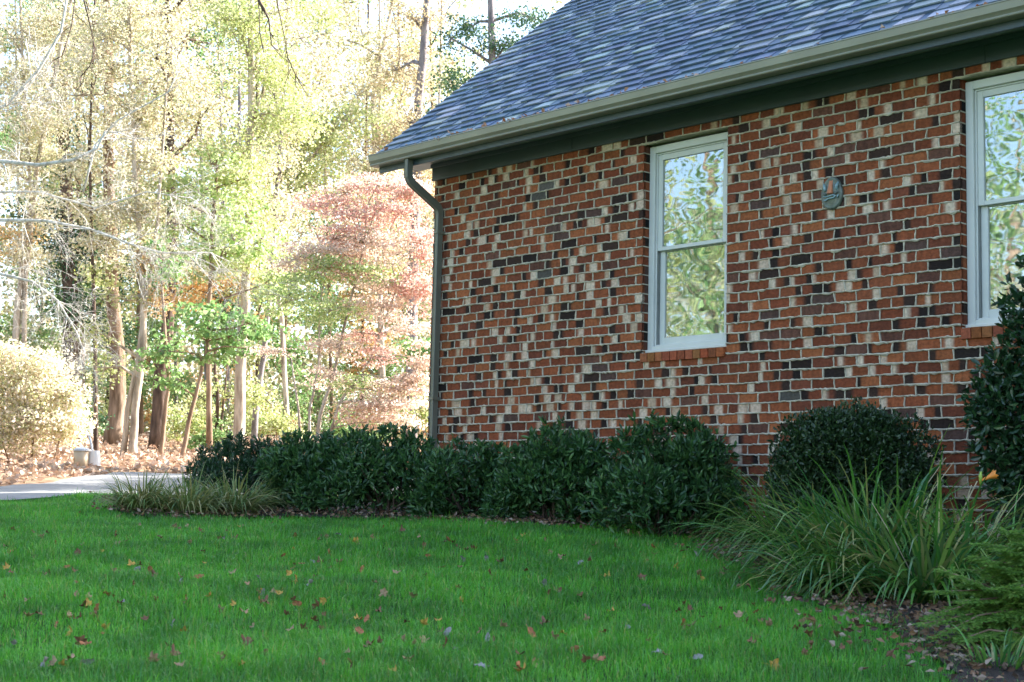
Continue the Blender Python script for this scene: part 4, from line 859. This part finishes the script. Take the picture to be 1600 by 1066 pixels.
for k in range(-9, 22):
    px = -40+k*35+random.uniform(-14, 14); dd = random.uniform(43, 58); mk = random.choice(['lf_pale', 'lf_yg', 'lf_tan', 'lf_yg', 'lf_pale', 'lf_green']); mk2 = random.choice(['lf_orange', 'lf_light', 'lf_yg', 'lf_green', 'lf_green'])
    lean = random.uniform(-25, 25); cls = []
    for j in range(7): cls.append((px+lean*(1-j/7)+random.uniform(-45, 45), random.uniform(-40, 420), random.uniform(28, 50), random.uniform(22, 40)))
    for j in range(9): cls.append((px+random.uniform(-45, 45), random.uniform(400, 690), random.uniform(26, 44), random.uniform(18, 32), 1))
    tree('background_tree', 'slim tree among the crowded background woods', 'tree', [[(px, 690), (px+lean*.3, 400), (px+lean, -90)]], dd, random.uniform(.07, .14), cls, [M[mk], M[mk2]], M[random.choice(['bark_brown', 'bark_dark', 'bark_grey', 'bark_pale'])], .11, .38, fg, 6)
# added evergreens, unseen behind the house, crowns placed to shade the driveway
for px, py, dd, lab in ((1096, 180, 22.0, 'added evergreen, unseen behind the gable end, shading the near driveway'), (1230, 243, 24.7, 'added evergreen, unseen farther behind the house, shading the far driveway')):
    tree('evergreen_tree', lab, 'tree', [[(px, 720), (px+3, 400), (px, 60)]], dd, .15, [(px, py, 130, 70), (px-60, py+40, 80, 40), (px+60, py-30, 80, 40)], [M['lf_ever']], M['bark_brown'], .12, 2.2, None, 9, .7, 1.5)
# pale bush at the left
tree('pale_bush', 'large pale sunlit rounded bush at the left edge beside the bucket', 'bush', [[(50, 722), (52, 690), (50, 640)], [(20, 722), (0, 680), (-20, 620)], [(80, 722), (95, 680), (105, 640)]], 25, .03,
     [(40, 570, 60, 36), (85, 610, 44, 40), (20, 630, 60, 46), (70, 660, 56, 36), (-30, 620, 60, 70), (105, 660, 30, 40), (30, 680, 60, 26), (0, 560, 50, 30), (108, 625, 26, 26), (-40, 690, 60, 30)], [M['lf_bush']], M['bark_brown'], .06, 1.25, None, 14, .75)

# bare-branched tree whose trunk stands just left of the frame
bt = P(-210, 760, 19); bt.z = float(gz(bt.x, bt.y)); root = thing('bare_tree', 'nearly bare tree reaching long pale branches in from the left edge', 'tree', bt); o = MB()
o.tube([Vector((0, 0, -.1)), P(-205, 600, 19)-bt, P(-215, 350, 19)-bt, P(-190, 100, 19)-bt, P(-200, -150, 19)-bt], [.17, .14, .12, .09, .06], 10)
bm_ = MB()
def limb(px, d, r0, r1, tw=0, tl=60):
    pts = []; 
    for i in range(len(px)-1):
        for t in (0, .5): q = (px[i][0]*(1-t)+px[i+1][0]*t, px[i][1]*(1-t)+px[i+1][1]*t); pts.append(P(*q, d)-bt)
    pts.append(P(*px[-1], d)-bt); m_ = len(pts); bm_.tube(pts, [r0+(r1-r0)*k/(m_-1) for k in range(m_)], 6)
    def twig(s, dv, L_, r, lv):
        p = [s]; v = dv.copy()
        for k in range(4): v = (v+Vector((random.gauss(0, .22), random.gauss(0, .22), random.gauss(0, .22)-.05))).normalized(); p.append(p[-1]+v*L_/4)
        bm_.tube(p, [r, r*.8, r*.6, r*.45, r*.3], 4, cap=False)
        if lv:
            for k in (1, 2, 3, 4):
                for _ in range(1 if random.random() < .5 else 2): twig(p[k], (v+Vector((random.gauss(0, .8), random.gauss(0, .8), random.gauss(0, .6)))).normalized(), L_*.55, r*.55, lv-1)
    for _ in range(tw):
        k = random.randint(m_//3, m_-1); dv = ((pts[k]-pts[max(k-1, 0)]).normalized()*.7+Vector((random.gauss(0, .5), random.gauss(0, .5), random.gauss(0, .5)-.1))).normalized(); twig(pts[k], dv, tl*d/F*random.uniform(.6, 1.3), max(.005, r1*.8), 2)
limb([(-205, 300), (-100, 260), (0, 252), (60, 258), (115, 250), (152, 232), (165, 205)], 17.5, .035, .012, 6, 60)
limb([(-205, 400), (-100, 360), (0, 344), (70, 345), (140, 358), (200, 380), (250, 395), (330, 395)], 18, .03, .007, 24, 90)
limb([(-205, 420), (-100, 420), (0, 428), (50, 440), (90, 470), (120, 520), (135, 560)], 18, .028, .006, 26, 80)
limb([(-205, 320), (-60, 300), (60, 300), (150, 325), (230, 300), (300, 310)], 18.5, .02, .006, 16, 90)
limb([(-200, 80), (-60, 190), (10, 165), (60, 110), (95, 50), (108, -20)], 19, .03, .014, 6, 70)
limb([(130, 300), (150, 225), (185, 188), (220, 168), (262, 145), (276, 118)], 17.8, .012, .008, 3, 40)
limb([(-200, 200), (-60, 180), (0, 170), (50, 130), (40, 60)], 19, .02, .007, 8, 60)
ob = o; o.build('trunk', M['bark_brown'], root, True)
bd_ = MB()
for px in ([(-200, -120), (-60, -150), (40, -130), (108, -70), (117, 0), (112, 40), (97, 88), (84, 94)], [(40, -130), (110, -110), (130, -50), (131, 0), (143, 48), (148, 80), (140, 104), (126, 120)], [(40, -130), (250, -150), (380, -80), (404, 0), (406, 50), (412, 82)], [(250, -150), (390, -110), (428, -30), (434, 10), (445, 60), (450, 90), (462, 118)], [(404, 0), (420, 30), (424, 70)]):
    pts = [P(*q_, 18.5)-bt for q_ in px]; fine = [pts[i].lerp(pts[i+1], t_) for i in range(len(pts)-1) for t_ in (0, .5)]+[pts[-1]]; m_ = len(fine)
    bd_.tube(fine, [.022-(.022-.007)*min(1, k/(m_*.55)) for k in range(m_)], 6)
    for _ in range(7):
        k = random.randint(m_//2, m_-1); p_ = fine[k]; v_ = Vector((random.gauss(0, .5), random.gauss(0, .5), -.8)).normalized(); L_ = random.uniform(.12, .4); bd_.tube([p_, p_+v_*L_*.5+Vector((.02, 0, 0)), p_+v_*L_+Vector((random.gauss(0, .06), 0, .02))], [.006, .005, .003], 4, cap=False)
hb_ = bd_.build('hanging_branches', M['bark_dark'], root, True)  # darker bark than the other branches, standing in for their backlit shade
M['twig'] = barkmat('bleached_twigs', (.42, .38, .32), (.72, .67, .60), 20); bm_.build('branches', M['twig'], root, True)
# far wood, one mass
N = 360000; ang = rng.uniform(R(-112), R(24), N); rr_ = rng.uniform(52, 82, N); x = rr_*np.sin(ang); y = rr_*np.cos(ang)
cl = .5+.5*np.sin(ang*17+1.3)*np.sin(ang*41+.4); hmax = 13+8*cl+3*np.sin(ang*90); z = gz(x, y)+hmax*rng.random(N)**1.3
# clumpy: keep leaves near random centres
cc = np.stack([x, y, z], 1); ctr = cc[:3600]; idx = rng.integers(0, 3600, N); cc = ctr[idx]+rng.normal(size=(N, 3))*np.array([1.1, 1.1, .75])
V, T = leaf_cards(cc, .22, .17)
M['lf_far'] = leafmat('far_wood_leaves', [(.52, .50, .32), (.38, .40, .18), (.54, .44, .28), (.24, .29, .11), (.60, .56, .42), (.36, .27, .16)], .45)
far_o = link('far_woodland', mesh_np('far_woodland', V, None, T), M['lf_far']); tag(far_o, 'far mass of pale autumn woods behind the nearer trees', 'woods', kind='stuff')
# trees on the left, outside the frame, that the window panes mirror
rg = 'roadside trees mirrored in the window panes'
refl = [(-15, 9, 0, 'lf_green'), (-18, 13.5, 0, 'lf_yg'), (-21, 7, 0, 'lf_green'), (-23, 17, 0, 'lf_yg'), (-26, 11, 0, 'lf_green'), (-19, 20, 0, 'lf_tan'), (-28, 3, 0, 'lf_yg'), (-16, 3, 0, 'lf_pale')]
def plain_tree(x, y, h, rad, mk, label, dens=.5):
    bz = float(gz(x, y)); root = thing('roadside_tree', label, 'tree', (x, y, bz), rg); tb = MB(); tp = Vector((random.gauss(0, .4), random.gauss(0, .4), h)); pts = [Vector((0, 0, -.1)), Vector((.1, 0, h*.3)), Vector((random.gauss(0, .2), random.gauss(0, .2), h*.65)), tp]
    tb.tube(pts, [rad, rad*.8, rad*.5, rad*.15], 9); L_ = []
    for k in range(34):
        t = random.uniform(.12, 1); s = Vector((0, 0, h*t*.9)); r = h*.28*(1.1-.6*abs(t-.5)); a = random.uniform(0, 6.28); e = s+Vector((r*math.cos(a)*random.uniform(.4, 1), r*math.sin(a)*random.uniform(.4, 1), h*.06)); tb.tube([s, bend(s, e), e], [rad*.22, rad*.14, .01], 5)
        L_.append(np.array(e)+rng.normal(size=(int(230*dens*2), 3))*np.array([.7, .7, .5]))
    V, T = leaf_cards(np.concatenate(L_), .13, .10); link('crown', mesh_np('crown', V, None, T), M[mk], root); tb.build('trunk', M['bark_brown'], root, True)
names = ['green roadside tree nearest the lawn', 'yellow-green roadside tree behind the nearest one', 'green roadside tree two rows back', 'tall yellow-green roadside tree far up the drive', 'green roadside tree at the back', 'tan roadside tree by the driveway', 'yellow-green roadside tree low on the slope', 'pale yellow roadside tree low on the slope']
for (x, y, h_, mk), nm in zip(refl, names): plain_tree(x, y, random.uniform(10, 14), .16, mk, nm+', outside the left of the view')

# ------------------------------------------------------------------ bucket and shovel by the driveway
bp_ = G(126, 734); g0 = float(gz(bp_.x, bp_.y)); s = bp_.y/F
M['bucket'] = simple('tan_bucket_plastic', (.55, .42, .28), .45, .1, 6); M['lid'] = simple('grey_white_lid', (.50, .52, .55), .4, .08, 6); M['white'] = simple('white_plastic', (.80, .80, .80), .35, .04, 5); M['steel'] = simple('dull_metal', (.35, .38, .42), .35, .1, 8)
root = thing('bucket', 'tan lidded bucket standing beside the driveway left of the trees', 'bucket', (bp_.x, bp_.y, g0)); r = 12.5*s; h = 30*s
o = MB(); o.tube([(0, 0, .0), (0, 0, h*.5), (0, 0, h)], [r*.82, r*.91, r], 24); o.build('body', M['bucket'], root, True)
o = MB(); o.tube([(0, 0, h-.012), (0, 0, h+.012)], [r*1.1, r*1.1], 24); o.tube([(0, 0, h+.0125), (0, 0, h+.03), (0, 0, h+.055)], [r*1.0, r*.8, r*.18], 24); o.build('lid', M['lid'], root)
sp = P(147, 733, bp_.y+.1); g1 = float(gz(sp.x, sp.y)); root = thing('garden_shovel', 'white shovel with open grip handle leaning upright beside the tan bucket', 'shovel', (sp.x, sp.y, g1))
def q(px, py, dy=0): v = P(px, py, sp.y+dy)-Vector((sp.x, sp.y, g1)); return v
o = MB(); o.tube([q(146, 712), q(143, 695), q(140, 683)], .016, 8); o.build('shaft', M['lid'], root, True)
o = MB(); o.tube([q(140, 684), q(136, 676), q(135, 672), q(144, 671), q(144, 675), q(140, 684)], .012, 8); o.build('grip', M['white'], root, True)
o = MB(); W_ = 10*s; Hh = 30*s; V = []
for j in range(7):
    for i in range(7):
        u = i/6*2-1; v_ = j/6; V.append((u*W_*(1-.15*v_**3), -.05+.05*u*u-.06*v_, .0+Hh*v_))
V += [(x, y+.012, z) for x, y, z in V]
o.add(V, [(j*7+i, j*7+i+1, (j+1)*7+i+1, (j+1)*7+i) for j in range(6) for i in range(6)]+[(49+j*7+i, 49+(j+1)*7+i, 49+(j+1)*7+i+1, 49+j*7+i+1) for j in range(6) for i in range(6)]); o.build('blade', M['white'], root, True)
o = MB(); o.bevbox((-W_*1.05, -.07, -.01), (W_*1.05, -.03, .03), .006); o.build('blade_edge', M['steel'], root)
